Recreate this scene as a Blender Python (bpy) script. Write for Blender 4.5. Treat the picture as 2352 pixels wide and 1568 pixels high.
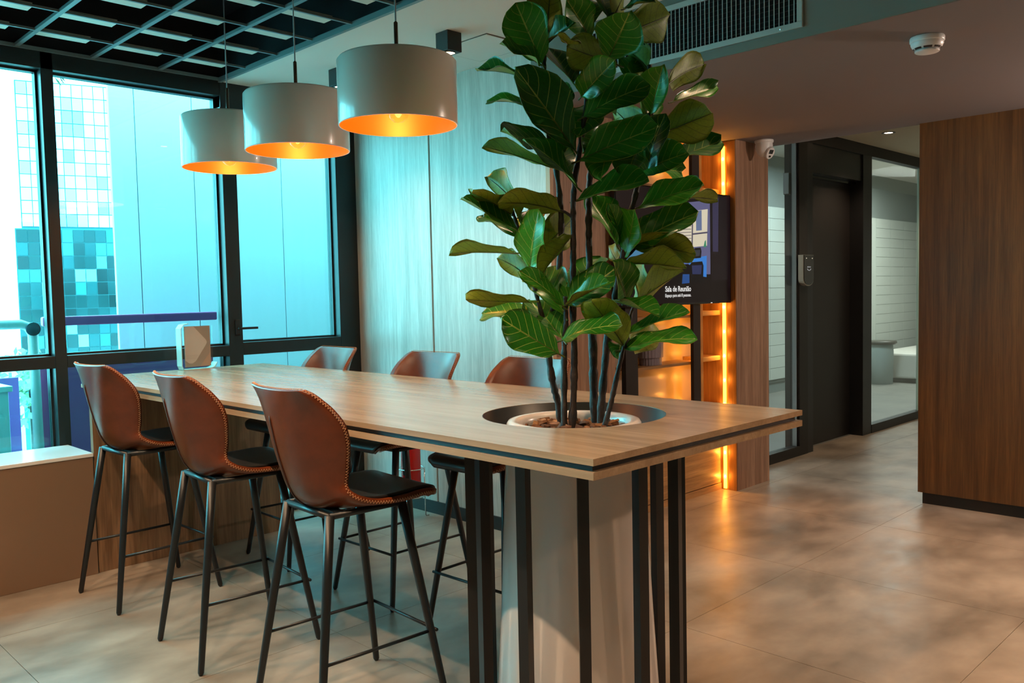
import bpy, bmesh, math, random
from mathutils import Vector, Matrix
C = bpy.context.scene.collection
SC = bpy.context.scene
for o in list(bpy.data.objects): bpy.data.objects.remove(o)
PI = math.pi

# ---------------------------------------------------------------- camera
cam = bpy.data.cameras.new('camera'); cam.sensor_width = 36.0; cam.lens = 36.0 * 1970.05 / 2352.0
cam.clip_start = 0.05; cam.clip_end = 500
camo = bpy.data.objects.new('camera', cam); C.objects.link(camo)
camo.matrix_world = Matrix(((0.709818, 0.055174, -0.702221, 0.0), (-0.704063, 0.025418, -0.709683, 0.0), (-0.021307, 0.998153, 0.056889, 1.5), (0, 0, 0, 1)))
SC.camera = camo

# ---------------------------------------------------------------- sky, lights, exposure
SC.view_settings.view_transform = 'Standard'; SC.view_settings.look = 'None'
SC.view_settings.exposure = 0.0; SC.view_settings.gamma = 1.0
SC.view_settings.use_curve_mapping = False
SKY = 14.5
w = bpy.data.worlds.new('sky'); SC.world = w; w.use_nodes = True
nt = w.node_tree; nt.nodes.clear()
wo = nt.nodes.new('ShaderNodeOutputWorld'); bg = nt.nodes.new('ShaderNodeBackground')
tc = nt.nodes.new('ShaderNodeTexCoord'); nz = nt.nodes.new('ShaderNodeTexNoise'); nz.inputs['Scale'].default_value = 3.0
nz.inputs['Detail'].default_value = 5
rp = nt.nodes.new('ShaderNodeValToRGB'); rp.color_ramp.elements[0].position = .42; rp.color_ramp.elements[1].position = .58
rp.color_ramp.elements[0].color = (.72, .86, 1.0, 1); rp.color_ramp.elements[1].color = (1, 1, 1, 1)
nt.links.new(tc.outputs['Generated'], nz.inputs['Vector']); nt.links.new(nz.outputs['Fac'], rp.inputs['Fac'])
nt.links.new(rp.outputs['Color'], bg.inputs['Color']); bg.inputs['Strength'].default_value = SKY
nt.links.new(bg.outputs[0], wo.inputs['Surface'])

def lamp(name, kind, loc, power, color, size=.1, aim=None, cone=80, blend=.5):
    d = bpy.data.lights.new(name, kind); d.energy = power; d.color = color
    if kind == 'AREA': d.shape = 'DISK'; d.size = size
    else: d.shadow_soft_size = size
    if kind == 'SPOT': d.spot_size = math.radians(cone); d.spot_blend = blend
    o = bpy.data.objects.new(name, d); C.objects.link(o); o.location = loc
    if aim is not None: o.rotation_euler = (Vector(aim) - Vector(loc)).to_track_quat('-Z', 'Y').to_euler()
    return o
WARM = (1.0, .66, .40); WARM2 = (1.0, .74, .50); AMBER = (1.0, .52, .12)
# ceiling spotlights of the grid ceiling (above the frame), in a row beside the stools
for y in (4.3, 3.5, 2.7, 1.9, 1.1): lamp('row_spot', 'SPOT', (.62, y, 2.86), 105, WARM, .02, (.62 + .25, y + .25, 0), 110, .7)
# the row of cube spotlights over the gap between table and wood wall (two in view)
for y in (4.597, 3.583, 2.56, 1.55, .55): lamp('cube_spot', 'SPOT', (3.1, y, 2.79), 30, WARM, .03, (3.1, y, 0), 115, .7)
# recessed downlights of the low ceiling, nearer than the frame's lower edge
for x, y in ((4.3, .2), (5.3, .2), (4.3, -1.2), (5.4, -1.2), (2.4, -.6), (1.0, -.6)): lamp('low_ceiling_downlight', 'SPOT', (x, y, 2.54), 64, (1.0, .62, .36), .04, (x, y, 0), 130, .7)
# hanging lamp out of view to the right, it rakes the low ceiling
lamp('lounge_lamp', 'POINT', (5.60, .15, 2.31), 105, (1.0, .80, .66), .05)
# amber LED strips of the shelf unit: a row of emitters on each
for k in range(14):
    lamp('led_emitter', 'POINT', (5.553, 3.393, .10 + .18 * k), .65, (1.0, .40, .05), .004)
    lamp('led_emitter', 'POINT', (5.247, 3.456, .72 + .135 * k), .45, (1.0, .40, .05), .004)
# corridor
for x, y in ((8.03, 3.18), (6.75, 2.75), (9.6, 2.9)): lamp('corridor_downlight', 'SPOT', (x, y, 2.83), 38, WARM2, .04, (x, y, 0), 120, .6)
# room behind the glass partition
lamp('meeting_room_light', 'AREA', (13.5, 4.8, 3.2), 110, (.96, 1.0, .94), 1.6, (13.5, 4.8, 0))
lamp('meeting_room_light', 'AREA', (10.5, 4.9, 3.2), 60, (.74, .96, 1.0), 1.0, (10.5, 4.9, 0))

# ---------------------------------------------------------------- helpers
def sr(c):
    return tuple(((v / 12.92) if v <= .04045 else ((v + .055) / 1.055) ** 2.4) for v in c)
def hexc(h): return sr(tuple(int(h[i:i + 2], 16) / 255 for i in (0, 2, 4)))

class MB:
    def __init__(s): s.v = []; s.f = []; s.m = []; s.sm = []; s.uv = {}
    def add(s, vs, fs, mi=0, smooth=False):
        k = len(s.v); s.v += [tuple(v) for v in vs]
        for f in fs: s.f.append(tuple(k + i for i in f)); s.m.append(mi); s.sm.append(smooth)
        return s
    def box(s, a, b, mi=0, bev=0.0):
        x0, y0, z0 = (min(a[i], b[i]) for i in range(3)); x1, y1, z1 = (max(a[i], b[i]) for i in range(3))
        if bev <= 0:
            vs = [(x0, y0, z0), (x1, y0, z0), (x1, y1, z0), (x0, y1, z0), (x0, y0, z1), (x1, y0, z1), (x1, y1, z1), (x0, y1, z1)]
            return s.add(vs, [(0, 3, 2, 1), (4, 5, 6, 7), (0, 1, 5, 4), (1, 2, 6, 5), (2, 3, 7, 6), (3, 0, 4, 7)], mi)
        bm = bmesh.new(); bmesh.ops.create_cube(bm, size=1)
        for v in bm.verts: v.co = ((x0 + x1) / 2 + v.co.x * (x1 - x0), (y0 + y1) / 2 + v.co.y * (y1 - y0), (z0 + z1) / 2 + v.co.z * (z1 - z0))
        bmesh.ops.bevel(bm, geom=list(bm.edges), offset=bev, segments=2, affect='EDGES', profile=.5)
        return s.bm(bm, mi)
    def bm(s, bm, mi=0, smooth=False):
        bm.verts.index_update()
        s.add([v.co[:] for v in bm.verts], [tuple(v.index for v in f.verts) for f in bm.faces], mi, smooth); bm.free(); return s
    def tube(s, pts, rad, mi=0, n=10, cap=True, smooth=True):
        pts = [Vector(p) for p in pts]; m = len(pts)
        rr = rad if isinstance(rad, (list, tuple)) else [rad] * m
        vs = []; up = None
        for i, p in enumerate(pts):
            t = (pts[min(i + 1, m - 1)] - pts[max(i - 1, 0)]).normalized()
            if up is None: up = Vector((0, 0, 1)) if abs(t.z) < .9 else Vector((1, 0, 0))
            x = t.cross(up).normalized(); y = x.cross(t).normalized(); up = y
            for k in range(n):
                a = 2 * PI * k / n; vs.append(p + (x * math.cos(a) + y * math.sin(a)) * rr[i])
        fs = [(i * n + k, i * n + (k + 1) % n, (i + 1) * n + (k + 1) % n, (i + 1) * n + k) for i in range(m - 1) for k in range(n)]
        if cap: fs += [tuple(reversed(range(n))), tuple(range((m - 1) * n, m * n))]
        return s.add(vs, fs, mi, smooth)
    def lathe(s, prof, c=(0, 0, 0), mi=0, n=48, smooth=True, axis='Z'):
        vs = []
        for r, z in prof:
            for k in range(n):
                a = 2 * PI * k / n; q = (r * math.cos(a), r * math.sin(a), z)
                if axis == 'Y': q = (q[0], q[2], q[1])
                if axis == 'X': q = (q[2], q[0], q[1])
                vs.append((c[0] + q[0], c[1] + q[1], c[2] + q[2]))
        m = len(prof)
        fs = [(i * n + k, i * n + (k + 1) % n, (i + 1) * n + (k + 1) % n, (i + 1) * n + k) for i in range(m - 1) for k in range(n)]
        return s.add(vs, fs, mi, smooth)
    def poly(s, pts, mi=0): return s.add(pts, [tuple(range(len(pts)))], mi)
    def prism(s, pts, z0, z1, mi=0):
        n = len(pts)
        vs = [(p[0], p[1], z0) for p in pts] + [(p[0], p[1], z1) for p in pts]
        return s.add(vs, [tuple(reversed(range(n))), tuple(range(n, 2 * n))] + [(i, (i + 1) % n, n + (i + 1) % n, n + i) for i in range(n)], mi)

def root_of(o):
    while o.parent is not None: o = o.parent
    return o
def obj(name, mb, mats, parent=None, origin=None):
    """link MB (world coordinates) as ONE mesh object"""
    me = bpy.data.meshes.new(name)
    if not isinstance(mats, (list, tuple)): mats = [mats]
    if parent is not None: org = Vector(root_of(parent).location)
    elif origin is not None: org = Vector(origin)
    else:
        xs = [v[0] for v in mb.v]; ys = [v[1] for v in mb.v]; zs = [v[2] for v in mb.v]
        org = Vector(((min(xs) + max(xs)) / 2, (min(ys) + max(ys)) / 2, min(zs)))
    me.from_pydata([Vector(v) - org for v in mb.v], [], mb.f)
    for m in mats: me.materials.append(m)
    me.polygons.foreach_set('material_index', mb.m); me.polygons.foreach_set('use_smooth', mb.sm)
    me.update()
    o = bpy.data.objects.new(name, me); C.objects.link(o)
    if parent is None: o.location = org
    else: o.parent = parent
    return o
def tag(o, label, cat, group=None):
    o['label'] = label; o['category'] = cat
    if group: o['group'] = group
    return o
def thing(name, label, cat, loc=(0, 0, 0), rz=0, group=None):
    o = bpy.data.objects.new(name, None); C.objects.link(o); o.location = loc; o.rotation_euler = (0, 0, rz)
    o.empty_display_size = .1
    return tag(o, label, cat, group)
def struct(name, mb, mats, parent=None):
    o = obj(name, mb, mats, parent)
    if parent is None: o['kind'] = 'structure'
    return o
def sroot(name, loc=(0, 0, 0)):
    o = bpy.data.objects.new(name, None); C.objects.link(o); o.location = loc; o['kind'] = 'structure'; o.empty_display_size = .1; return o
def share(src, name, parent, loc=None, scale=None):
    o = bpy.data.objects.new(name, src.data); C.objects.link(o); o.parent = parent
    if loc is not None: o.location = loc
    if scale is not None: o.scale = scale
    return o
def dup(root, loc, rz, label=None):
    r = root.copy(); C.objects.link(r); r.location = loc; r.rotation_euler = (0, 0, rz)
    if label: r['label'] = label
    for ch in list(root.children):
        c = ch.copy(); C.objects.link(c); c.parent = r
        for g in ch.children:
            d = g.copy(); C.objects.link(d); d.parent = c
    return r

# ---------------------------------------------------------------- materials
def mat(name, col=(.5, .5, .5), rough=.5, metal=0.0, spec=.5, emit=None, es=0.0, coat=0.0):
    m = bpy.data.materials.new(name); m.use_nodes = True
    b = m.node_tree.nodes['Principled BSDF']
    b.inputs['Base Color'].default_value = (*col, 1); b.inputs['Roughness'].default_value = rough
    b.inputs['Metallic'].default_value = metal; b.inputs['Specular IOR Level'].default_value = spec
    b.inputs['Coat Weight'].default_value = coat
    if emit: b.inputs['Emission Color'].default_value = (*emit, 1); b.inputs['Emission Strength'].default_value = es
    return m
def nd(m): return m.node_tree.nodes, m.node_tree.links, m.node_tree.nodes['Principled BSDF']
def pos_noise(m, scale, detail=4, rough=.5, distort=0, vec='pos', rnd=False):
    """noise at world position with a per-axis scale"""
    n, l, b = nd(m)
    g = n.new('ShaderNodeNewGeometry'); mp = n.new('ShaderNodeMapping'); mp.inputs['Scale'].default_value = scale
    if vec == 'obj':
        t = n.new('ShaderNodeTexCoord'); l.new(t.outputs['Object'], mp.inputs['Vector'])
    else: l.new(g.outputs['Position'], mp.inputs['Vector'])
    z = n.new('ShaderNodeTexNoise'); z.inputs['Scale'].default_value = 1; z.inputs['Detail'].default_value = detail
    z.inputs['Roughness'].default_value = rough; z.inputs['Distortion'].default_value = distort
    l.new(mp.outputs['Vector'], z.inputs['Vector']); return z
def ramp(m, fac, stops):
    n, l, b = nd(m); r = n.new('ShaderNodeValToRGB'); e = r.color_ramp.elements
    while len(e) < len(stops): e.new(.5)
    for i, (p, c) in enumerate(stops): e[i].position = p; e[i].color = (*c, 1)
    l.new(fac, r.inputs['Fac']); return r
def mixc(m, fac, a, b_, mode='MIX'):
    n, l, b = nd(m); x = n.new('ShaderNodeMix'); x.data_type = 'RGBA'; x.blend_type = mode
    if isinstance(fac, (int, float)): x.inputs[0].default_value = fac
    else: l.new(fac, x.inputs[0])
    for s, i in ((a, 6), (b_, 7)):
        if isinstance(s, tuple): x.inputs[i].default_value = (*s, 1)
        else: l.new(s, x.inputs[i])
    return x.outputs[2]
def bump(m, h, strength=.1, dist=.01):
    n, l, b = nd(m); u = n.new('ShaderNodeBump'); u.inputs['Strength'].default_value = strength; u.inputs['Distance'].default_value = dist
    l.new(h, u.inputs['Height']); l.new(u.outputs['Normal'], b.inputs['Normal'])
def wood(name, lo, hi, axis='Z', rough=.45, fine=1.0, amt=1.0):
    """wood laminate: streaks run along axis"""
    m = mat(name, hi, rough)
    n, l, b = nd(m)
    s1 = {'X': (.9, 22, 22), 'Y': (22, .9, 22), 'Z': (22, 22, .9)}[axis]; s2 = tuple(v * 6 * fine for v in s1); s3 = tuple(v * .22 for v in s1)
    a = pos_noise(m, s1, 3, .5, .6); f = pos_noise(m, s2, 3, .6); c = pos_noise(m, s3, 2, .5, .4)
    mid = tuple((x + y) / 2 for x, y in zip(lo, hi))
    ca = ramp(m, a.outputs['Fac'], [(.32, lo), (.5, mid), (.68, hi)])
    cf = ramp(m, f.outputs['Fac'], [(.36, (.62, .62, .62)), (.62, (1.0, 1.0, 1.0))])
    cc = ramp(m, c.outputs['Fac'], [(.35, (.86, .86, .86)), (.65, (1.04, 1.04, 1.04))])
    x = mixc(m, .75 * amt, ca.outputs['Color'], cf.outputs['Color'], 'MULTIPLY')
    x = mixc(m, .8, x, cc.outputs['Color'], 'MULTIPLY')
    l.new(x, b.inputs['Base Color']); bump(m, f.outputs['Fac'], .06, .002)
    return m
def tint_glass(name, tint, f0=.04, gl=1.0, rough=0.0):
    """thin glass: tint is the colour through the whole pane, square root per face"""
    m = bpy.data.materials.new(name); m.use_nodes = True; n = m.node_tree.nodes; l = m.node_tree.links; n.clear()
    o = n.new('ShaderNodeOutputMaterial'); t = n.new('ShaderNodeBsdfTransparent'); t.inputs['Color'].default_value = (*[v ** .5 for v in tint], 1)
    g = n.new('ShaderNodeBsdfGlossy'); g.inputs['Roughness'].default_value = rough; g.inputs['Color'].default_value = (gl, gl, gl, 1)
    w_ = n.new('ShaderNodeLayerWeight'); w_.inputs['Blend'].default_value = .5
    p = n.new('ShaderNodeMath'); p.operation = 'POWER'; p.inputs[1].default_value = 5; l.new(w_.outputs['Facing'], p.inputs[0])
    q = n.new('ShaderNodeMath'); q.operation = 'MULTIPLY_ADD'; q.inputs[1].default_value = 1 - f0; q.inputs[2].default_value = f0; l.new(p.outputs[0], q.inputs[0])
    x = n.new('ShaderNodeMixShader')
    l.new(q.outputs[0], x.inputs[0]); l.new(t.outputs[0], x.inputs[1]); l.new(g.outputs[0], x.inputs[2]); l.new(x.outputs[0], o.inputs['Surface'])
    return m

M = {}
M['wood_wall'] = wood('greige_wood_laminate', hexc('c2bcb2'), hexc('dcd7ce'), 'Z', .42, 1.6, .7)
M['wood_col'] = wood('brown_oak_laminate', hexc('8f6a52'), hexc('b48e74'), 'Z', .5)
M['wood_right'] = wood('walnut_laminate', hexc('5c3a17'), hexc('82592a'), 'Z', .45)
M['wood_table'] = wood('oak_table_laminate', hexc('a3876a'), hexc('b69a7c'), 'Y', .24, .8, .5)
M['wood_table'].node_tree.nodes['Principled BSDF'].inputs['Specular IOR Level'].default_value = .8
M['wood_cab'] = wood('oak_cabinet_laminate', hexc('a07448'), hexc('c79a66'), 'X', .4)
M['wood_shelf'] = wood('oak_shelf_laminate', hexc('9a6a3c'), hexc('c08c54'), 'Z', .4)
M['wood_panel_leg'] = wood('brown_table_leg_laminate', hexc('7d5d42'), hexc('a07c5a'), 'Z', .45)
M['bench'] = mat('beige_bench_laminate', hexc('836852'), .4)
M['bench_top'] = mat('white_stone_sill', hexc('e4e6e4'), .16)
M['ceil'] = mat('white_ceiling_paint', hexc('d9d4cc'), .85, spec=.2)
M['ceil_low'] = mat('pale_mauve_ceiling_paint', hexc('7d7779'), .8, spec=.2)
M['ceil_cor'] = mat('cream_ceiling_paint', hexc('cfc4ae'), .8, spec=.2)
M['fascia'] = mat('grey_fascia_paint', hexc('787a72'), .7, spec=.2)
M['grid'] = mat('grey_metal_grid', hexc('6a7a7c'), .45)
M['plenum'] = mat('black_plenum_paint', (.012, .013, .015), .8, spec=.1)
M['tray'] = mat('cream_lamp_tray', hexc('d2c6b4'), .45)
M['black'] = mat('black_powder_coat', (.012, .012, .013), .38)
M['frame'] = mat('black_window_aluminium', (.014, .018, .020), .40, spec=.4)
M['black_matt'] = mat('matt_black_laminate', (.016, .013, .012), .5)
M['black_gloss'] = mat('glossy_black_plastic', (.008, .008, .009), .08, spec=.6)
M['chrome'] = mat('polished_chrome', (.72, .72, .72), .15, 1.0)
M['steel'] = mat('brushed_steel', (.55, .55, .56), .3, 1.0)
M['white_pl'] = mat('white_plastic', hexc('dedede'), .35)
M['red'] = mat('red_enamel', hexc('c01414'), .25, coat=.3)
M['navy'] = mat('dark_groove_laminate', (.012, .02, .03), .4)
M['outer_wall'] = mat('plain_wall_paint', hexc('a89d90'), .8)

# floor: large-format stone-look vinyl
m = M['floor'] = mat('stone_look_vinyl', (.3, .27, .23), .38)
n, l, b = nd(m)
a = pos_noise(m, (1.8, 2.6, 2), 5, .55, .2); f = pos_noise(m, (5.0, 8, 7), 4, .55, .2)
ca = ramp(m, a.outputs['Fac'], [(.3, hexc('74685b')), (.5, hexc('968879')), (.7, hexc('b0a291'))])
cf = ramp(m, f.outputs['Fac'], [(.33, (.85, .85, .85)), (.67, (1.05, 1.05, 1.05))])
l.new(mixc(m, .8, ca.outputs['Color'], cf.outputs['Color'], 'MULTIPLY'), b.inputs['Base Color'])
ru = ramp(m, f.outputs['Fac'], [(.3, (.30, .30, .30)), (.7, (.46, .46, .46))]); l.new(ru.outputs['Color'], b.inputs['Roughness'])
M['joint'] = mat('dark_floor_joint', hexc('5c544b'), .8)

def leather(name, col, dark, rough):
    m = mat(name, col, rough, spec=.5); n, l, b = nd(m)
    a = pos_noise(m, (9, 9, 9), 4, .6, .3, 'obj'); f = pos_noise(m, (260, 260, 260), 2, .5, 0, 'obj')
    c = ramp(m, a.outputs['Fac'], [(.3, dark), (.7, col)]); l.new(c.outputs['Color'], b.inputs['Base Color'])
    bump(m, f.outputs['Fac'], .12, .002); return m
M['leather'] = leather('brown_leather', hexc('763618'), hexc('5a2810'), .30)
M['leather_black'] = leather('black_leather', (.014, .013, .014), (.010, .010, .011), .36)
M['stitch'] = mat('orange_thread', hexc('bd8a64'), .6)
M['seam'] = mat('dark_brown_seam', hexc('3a1c10'), .5)
M['leg'] = mat('black_stool_leg_paint', (.010, .012, .014), .40)
M['shade'] = mat('pearl_white_shade', hexc('e2d0c4'), .24, 0.0, coat=.3)
M['gold'] = mat('copper_gold_lining', hexc('f07420'), .4, .2)
M['bulb'] = mat('lit_bulb_glass', (1, .8, .5), .1, emit=(1.0, .62, .24), es=22)
M['led'] = mat('amber_led_strip', (1, .6, .2), .5, emit=(1.0, .34, .022), es=11)
M['spot_on'] = mat('lit_spot_lens', (1, .9, .8), .3, emit=(1.0, .70, .44), es=14)
M['pot'] = mat('white_glazed_planter', hexc('d8cfc9'), .22, coat=.25)
M['soil'] = mat('dark_soil', (.015, .010, .007), .9)
m = M['bark'] = mat('pine_bark', hexc('8a5a36'), .8); n, l, b = nd(m)
oi = n.new('ShaderNodeObjectInfo'); a = pos_noise(m, (60, 60, 160), 3, .6)
c1 = ramp(m, oi.outputs['Random'], [(0, hexc('5a3a26')), (.5, hexc('8a5a38')), (1, hexc('b07c4e'))]); c2 = ramp(m, a.outputs['Fac'], [(.3, (.5, .5, .5)), (.7, (1.1, 1.1, 1.1))])
l.new(mixc(m, .8, c1.outputs['Color'], c2.outputs['Color'], 'MULTIPLY'), b.inputs['Base Color'])
m = M['stem'] = mat('fig_bark', (.03, .022, .018), .5); n, l, b = nd(m)
a = pos_noise(m, (70, 70, 30), 4, .7); c1 = ramp(m, a.outputs['Fac'], [(.35, (.010, .008, .008)), (.62, (.035, .024, .018)), (.75, (.10, .07, .045))])
l.new(c1.outputs['Color'], b.inputs['Base Color']); bump(m, a.outputs['Fac'], .8, .006)
def leaf_mat(name, c0, c1, vein, rough):
    m = mat(name, c0, rough, spec=.45); n, l, b = nd(m)
    uv = n.new('ShaderNodeUVMap'); sp = n.new('ShaderNodeSeparateXYZ'); l.new(uv.outputs['UV'], sp.inputs[0])
    def math_(op, a_, b_=None):
        q = n.new('ShaderNodeMath'); q.operation = op
        for i, s_ in enumerate((a_, b_)):
            if s_ is None: continue
            if isinstance(s_, (int, float)): q.inputs[i].default_value = s_
            else: l.new(s_, q.inputs[i])
        return q.outputs[0]
    av = math_('ABSOLUTE', math_('SUBTRACT', sp.outputs['Y'], .5))           # distance from the midrib
    mid = math_('LESS_THAN', av, .015)
    side = math_('SUBTRACT', sp.outputs['X'], math_('MULTIPLY', av, .55))
    fr = math_('ABSOLUTE', math_('SUBTRACT', math_('FRACT', math_('MULTIPLY', side, 7.0)), .5))
    sv = math_('LESS_THAN', fr, .034)
    vn = math_('MAXIMUM', mid, math_('MULTIPLY', sv, .75))
    oi = n.new('ShaderNodeObjectInfo'); base = ramp(m, oi.outputs['Random'], [(0, c0), (1, c1)])
    nz_ = pos_noise(m, (30, 30, 30), 3, .6, 0, 'obj'); cz = ramp(m, nz_.outputs['Fac'], [(.3, (.8, .8, .8)), (.7, (1.1, 1.1, 1.1))])
    x = mixc(m, 1.0, base.outputs['Color'], cz.outputs['Color'], 'MULTIPLY')
    l.new(mixc(m, math_('MULTIPLY', vn, .85), x, vein), b.inputs['Base Color'])
    return m
M['leaf_top'] = leaf_mat('fig_leaf_upper_face', hexc('1a5a16'), hexc('40981f'), hexc('b4c860'), .32)
M['leaf_under'] = leaf_mat('fig_leaf_under_face', hexc('6f8c1c'), hexc('8f9626'), hexc('3c4614'), .5)

M['win_glass'] = tint_glass('cyan_tinted_glass', (.155, .80, .88))
M['part_glass'] = tint_glass('clear_partition_glass', (.86, .95, .92))
M['acrylic'] = tint_glass('clear_acrylic', (.92, .97, .97))
M['facade'] = mat('pale_facade_panels', hexc('d6d0d4'), .6)
M['purple'] = mat('magenta_paint_and_rail_shade', (.70, .11, .34), .45)
M['tube_white'] = mat('white_painted_steel', hexc('eef0f0'), .3)
m = M['pane'] = mat('painted_reflection_pane_dark', hexc('7fb8bc'), .12, .3); n, l, b = nd(m)
oi = n.new('ShaderNodeObjectInfo'); c1 = ramp(m, oi.outputs['Random'], [(0, hexc('0a2426')), (.45, hexc('103638')), (.7, hexc('1c4e52')), (.88, hexc('3f7c80')), (1, hexc('8ab4b8'))]); l.new(c1.outputs['Color'], b.inputs['Base Color'])  # random teal tones put varied sky reflections into the pane colour
m = M['pane_light'] = mat('painted_reflection_pane_bright', hexc('d8e4ea'), .12, .2); n, l, b = nd(m)
oi = n.new('ShaderNodeObjectInfo'); c1 = ramp(m, oi.outputs['Random'], [(0, hexc('8cc0cc')), (.35, hexc('c4d8e6')), (.6, hexc('e6ecf4')), (1, hexc('f4f6fa'))]); l.new(c1.outputs['Color'], b.inputs['Base Color'])  # pale tones at random, sky reflections painted as base colour
M['bldg_joint'] = mat('facade_joint', hexc('2c6066'), .6)
M['foliage'] = mat('distant_foliage', hexc('7f9a74'), .7)
M['ground'] = mat('pale_ground', hexc('b4b6b0'), .9)
M['tile'] = mat('white_glazed_tile', hexc('d6dad2'), .18)
M['grout'] = mat('grey_grout', hexc('8a8d88'), .8)
M['grey_wall'] = mat('grey_wall_paint', hexc('8a918e'), .8)
M['carpet'] = mat('grey_carpet', hexc('7c7a74'), .55)
M['card'] = mat('taupe_card', hexc('a3958b'), .5)
M['card_pale'] = mat('pale_card_print', hexc('cdc4c0'), .5)
M['card_tan'] = mat('tan_card_print', hexc('b99a88'), .5)
M['grey_pot'] = mat('grey_ribbed_ceramic', hexc('7c7078'), .5)
M['back_panel'] = mat('cream_gloss_panel', hexc('b9a68c'), .28)
def emi(name, c, s): return mat(name, (0, 0, 0), .3, emit=c, es=s)

# ================================================================= SETTING
# floor: slab plus large tiles with thin joints
fl = sroot('floor')
obj('slab', MB().box((-2.6, -4.2, -.12), (18, 8.0, -.004)), M['joint'], fl)
P = 1.087; t0 = None
for i in range(-3, 12):
    for j in range(-6, 4):
        x, y = .98 + P * i, 2.157 + P * j
        if x > 10 and y < 1: continue
        if t0 is None: t0 = obj('floor_tile', MB().box((0, 0, -.010), (P - .0022, P - .0022, 0)), M['floor'], fl); t0.location = (x, y, 0)
        else: share(t0, 'floor_tile', fl, (x, y, 0))

YW = 5.35
def win(nm, x0, x1, top, sill=1.12, rail=1.19, handle=False):
    r = sroot(nm, (x0, YW, 0))
    f = MB()
    for a, b_ in ((x0, x0 + .012), (x1 - .012, x1)): f.box((a, YW + .07, .0), (b_, YW + .12, top))
    f.box((x0, YW + .07, top - .012), (x1, YW + .12, top)); f.box((x0, YW + .07, rail), (x1, YW + .12, rail + .012)); f.box((x0, YW + .0, .0), (x1, YW + .12, .07))
    obj('sash_frame', f, M['frame'], r)
    obj('transom', MB().box((x0, YW, sill), (x1, YW + .12, rail), bev=.003), M['frame'], r)
    obj('upper_pane', MB().box((x0 + .012, YW + .092, rail + .012), (x1 - .012, YW + .100, top - .012)), M['win_glass'], r)
    obj('lower_pane', MB().box((x0 + .012, YW + .092, .07), (x1 - .012, YW + .100, sill)), M['win_glass'], r)
    if handle:
        h = MB().box((x0 - .055, YW - .012, 1.255), (x0 - .02, YW, 1.36), bev=.004).box((x0 - .03, YW - .045, 1.293), (x0 + .09, YW - .028, 1.309), bev=.003).tube([(x0 - .038, YW - .04, 1.301), (x0 - .038, YW - .005, 1.301)], .008)
        obj('handle', h, M['black'], r)
    return r
win('window_1', .594, 1.594, 2.822); win('window_2', 1.66, 2.66, 2.822); win('window_3', 2.76, 3.53, 2.75, 1.12, 1.205, True)
win('window_4', -.472, .528, 2.822); win('window_5', -1.538, -.538, 2.822)
ww = sroot('wall_window', (1.6, YW, 0))
for a, b_ in ((-1.60, -1.538), (-.538, -.472), (.528, .594), (1.594, 1.66), (2.66, 2.76), (3.53, 3.70)):
    obj('mullion', MB().box((a, YW, 0), (b_, YW + .14, 2.93), bev=.003), M['frame'], ww)
obj('header', MB().box((-2.4, YW, 2.822), (2.66, YW + .14, 2.93)), M['frame'], ww)
obj('header', MB().box((2.66, YW - .004, 2.75), (3.70, YW + .14, 2.93)), M['frame'], ww)
obj('pier', MB().box((-2.4, YW, 0), (-1.60, YW + .14, 2.93)), M['outer_wall'], ww)

obj('upper_header', MB().box((-2.4, YW, 2.93), (3.722, YW + .14, 3.40)), M['plenum'], ww)
# greige wood wall on the right of the windows: two panels and a groove
wl = sroot('wall_left', (3.70, 4.4, 0))
obj('backing', MB().box((3.722, 3.46, 0), (3.80, 5.49, 2.95)), M['joint'], wl)
obj('panel', MB().box((3.70, 4.500, .085), (3.722, 5.35, 2.91)), M['wood_wall'], wl)
obj('panel', MB().box((3.70, 3.425, .085), (3.722, 4.482, 2.91)), M['wood_wall'], wl)
obj('groove_strip', MB().box((3.712, 4.482, .085), (3.722, 4.500, 2.91)), mat('brown_groove', hexc('6a4e38'), .5), wl)
obj('edge_strip', MB().box((3.692, 3.392, 0), (3.722, 3.424, 2.57)), mat('pale_wood_edge', hexc('c0a384'), .5), wl)
struct('baseboard_left', MB().box((3.688, 3.425, 0), (3.722, 5.35, .085)), M['black_matt'])
# brown oak wall beside the screen
wb = sroot('wall_back', (4.0, 3.40, 0))
obj('panel', MB().box((3.722, 3.40, 0), (4.285, 3.44, 2.57)), M['wood_col'], wb)
obj('backing', MB().box((3.722, 3.66, 0), (6.05, 3.72, 2.95)), M['outer_wall'], wb)
# oak column
struct('wall_column', MB().box((5.58, 3.30, 0), (6.05, 3.655, 2.57)), M['wood_col'])
# walnut block wall at the right
wr = sroot('wall_right', (6.2, 0, 0))
obj('panel', MB().box((6.05, -4.0, .078), (6.50, 2.19, 2.57)), M['wood_right'], wr)
struct('baseboard_right', MB().box((6.068, -4.0, 0), (6.48, 2.165, .078)), M['black_matt'])
# walls behind the viewer
struct('wall_rear', MB().box((-2.55, -4.0, 0), (-2.4, 5.49, 3.4)), M['outer_wall'])
struct('wall_near', MB().box((-2.4, -4.15, 0), (6.5, -4.0, 3.4)), M['outer_wall'])

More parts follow.
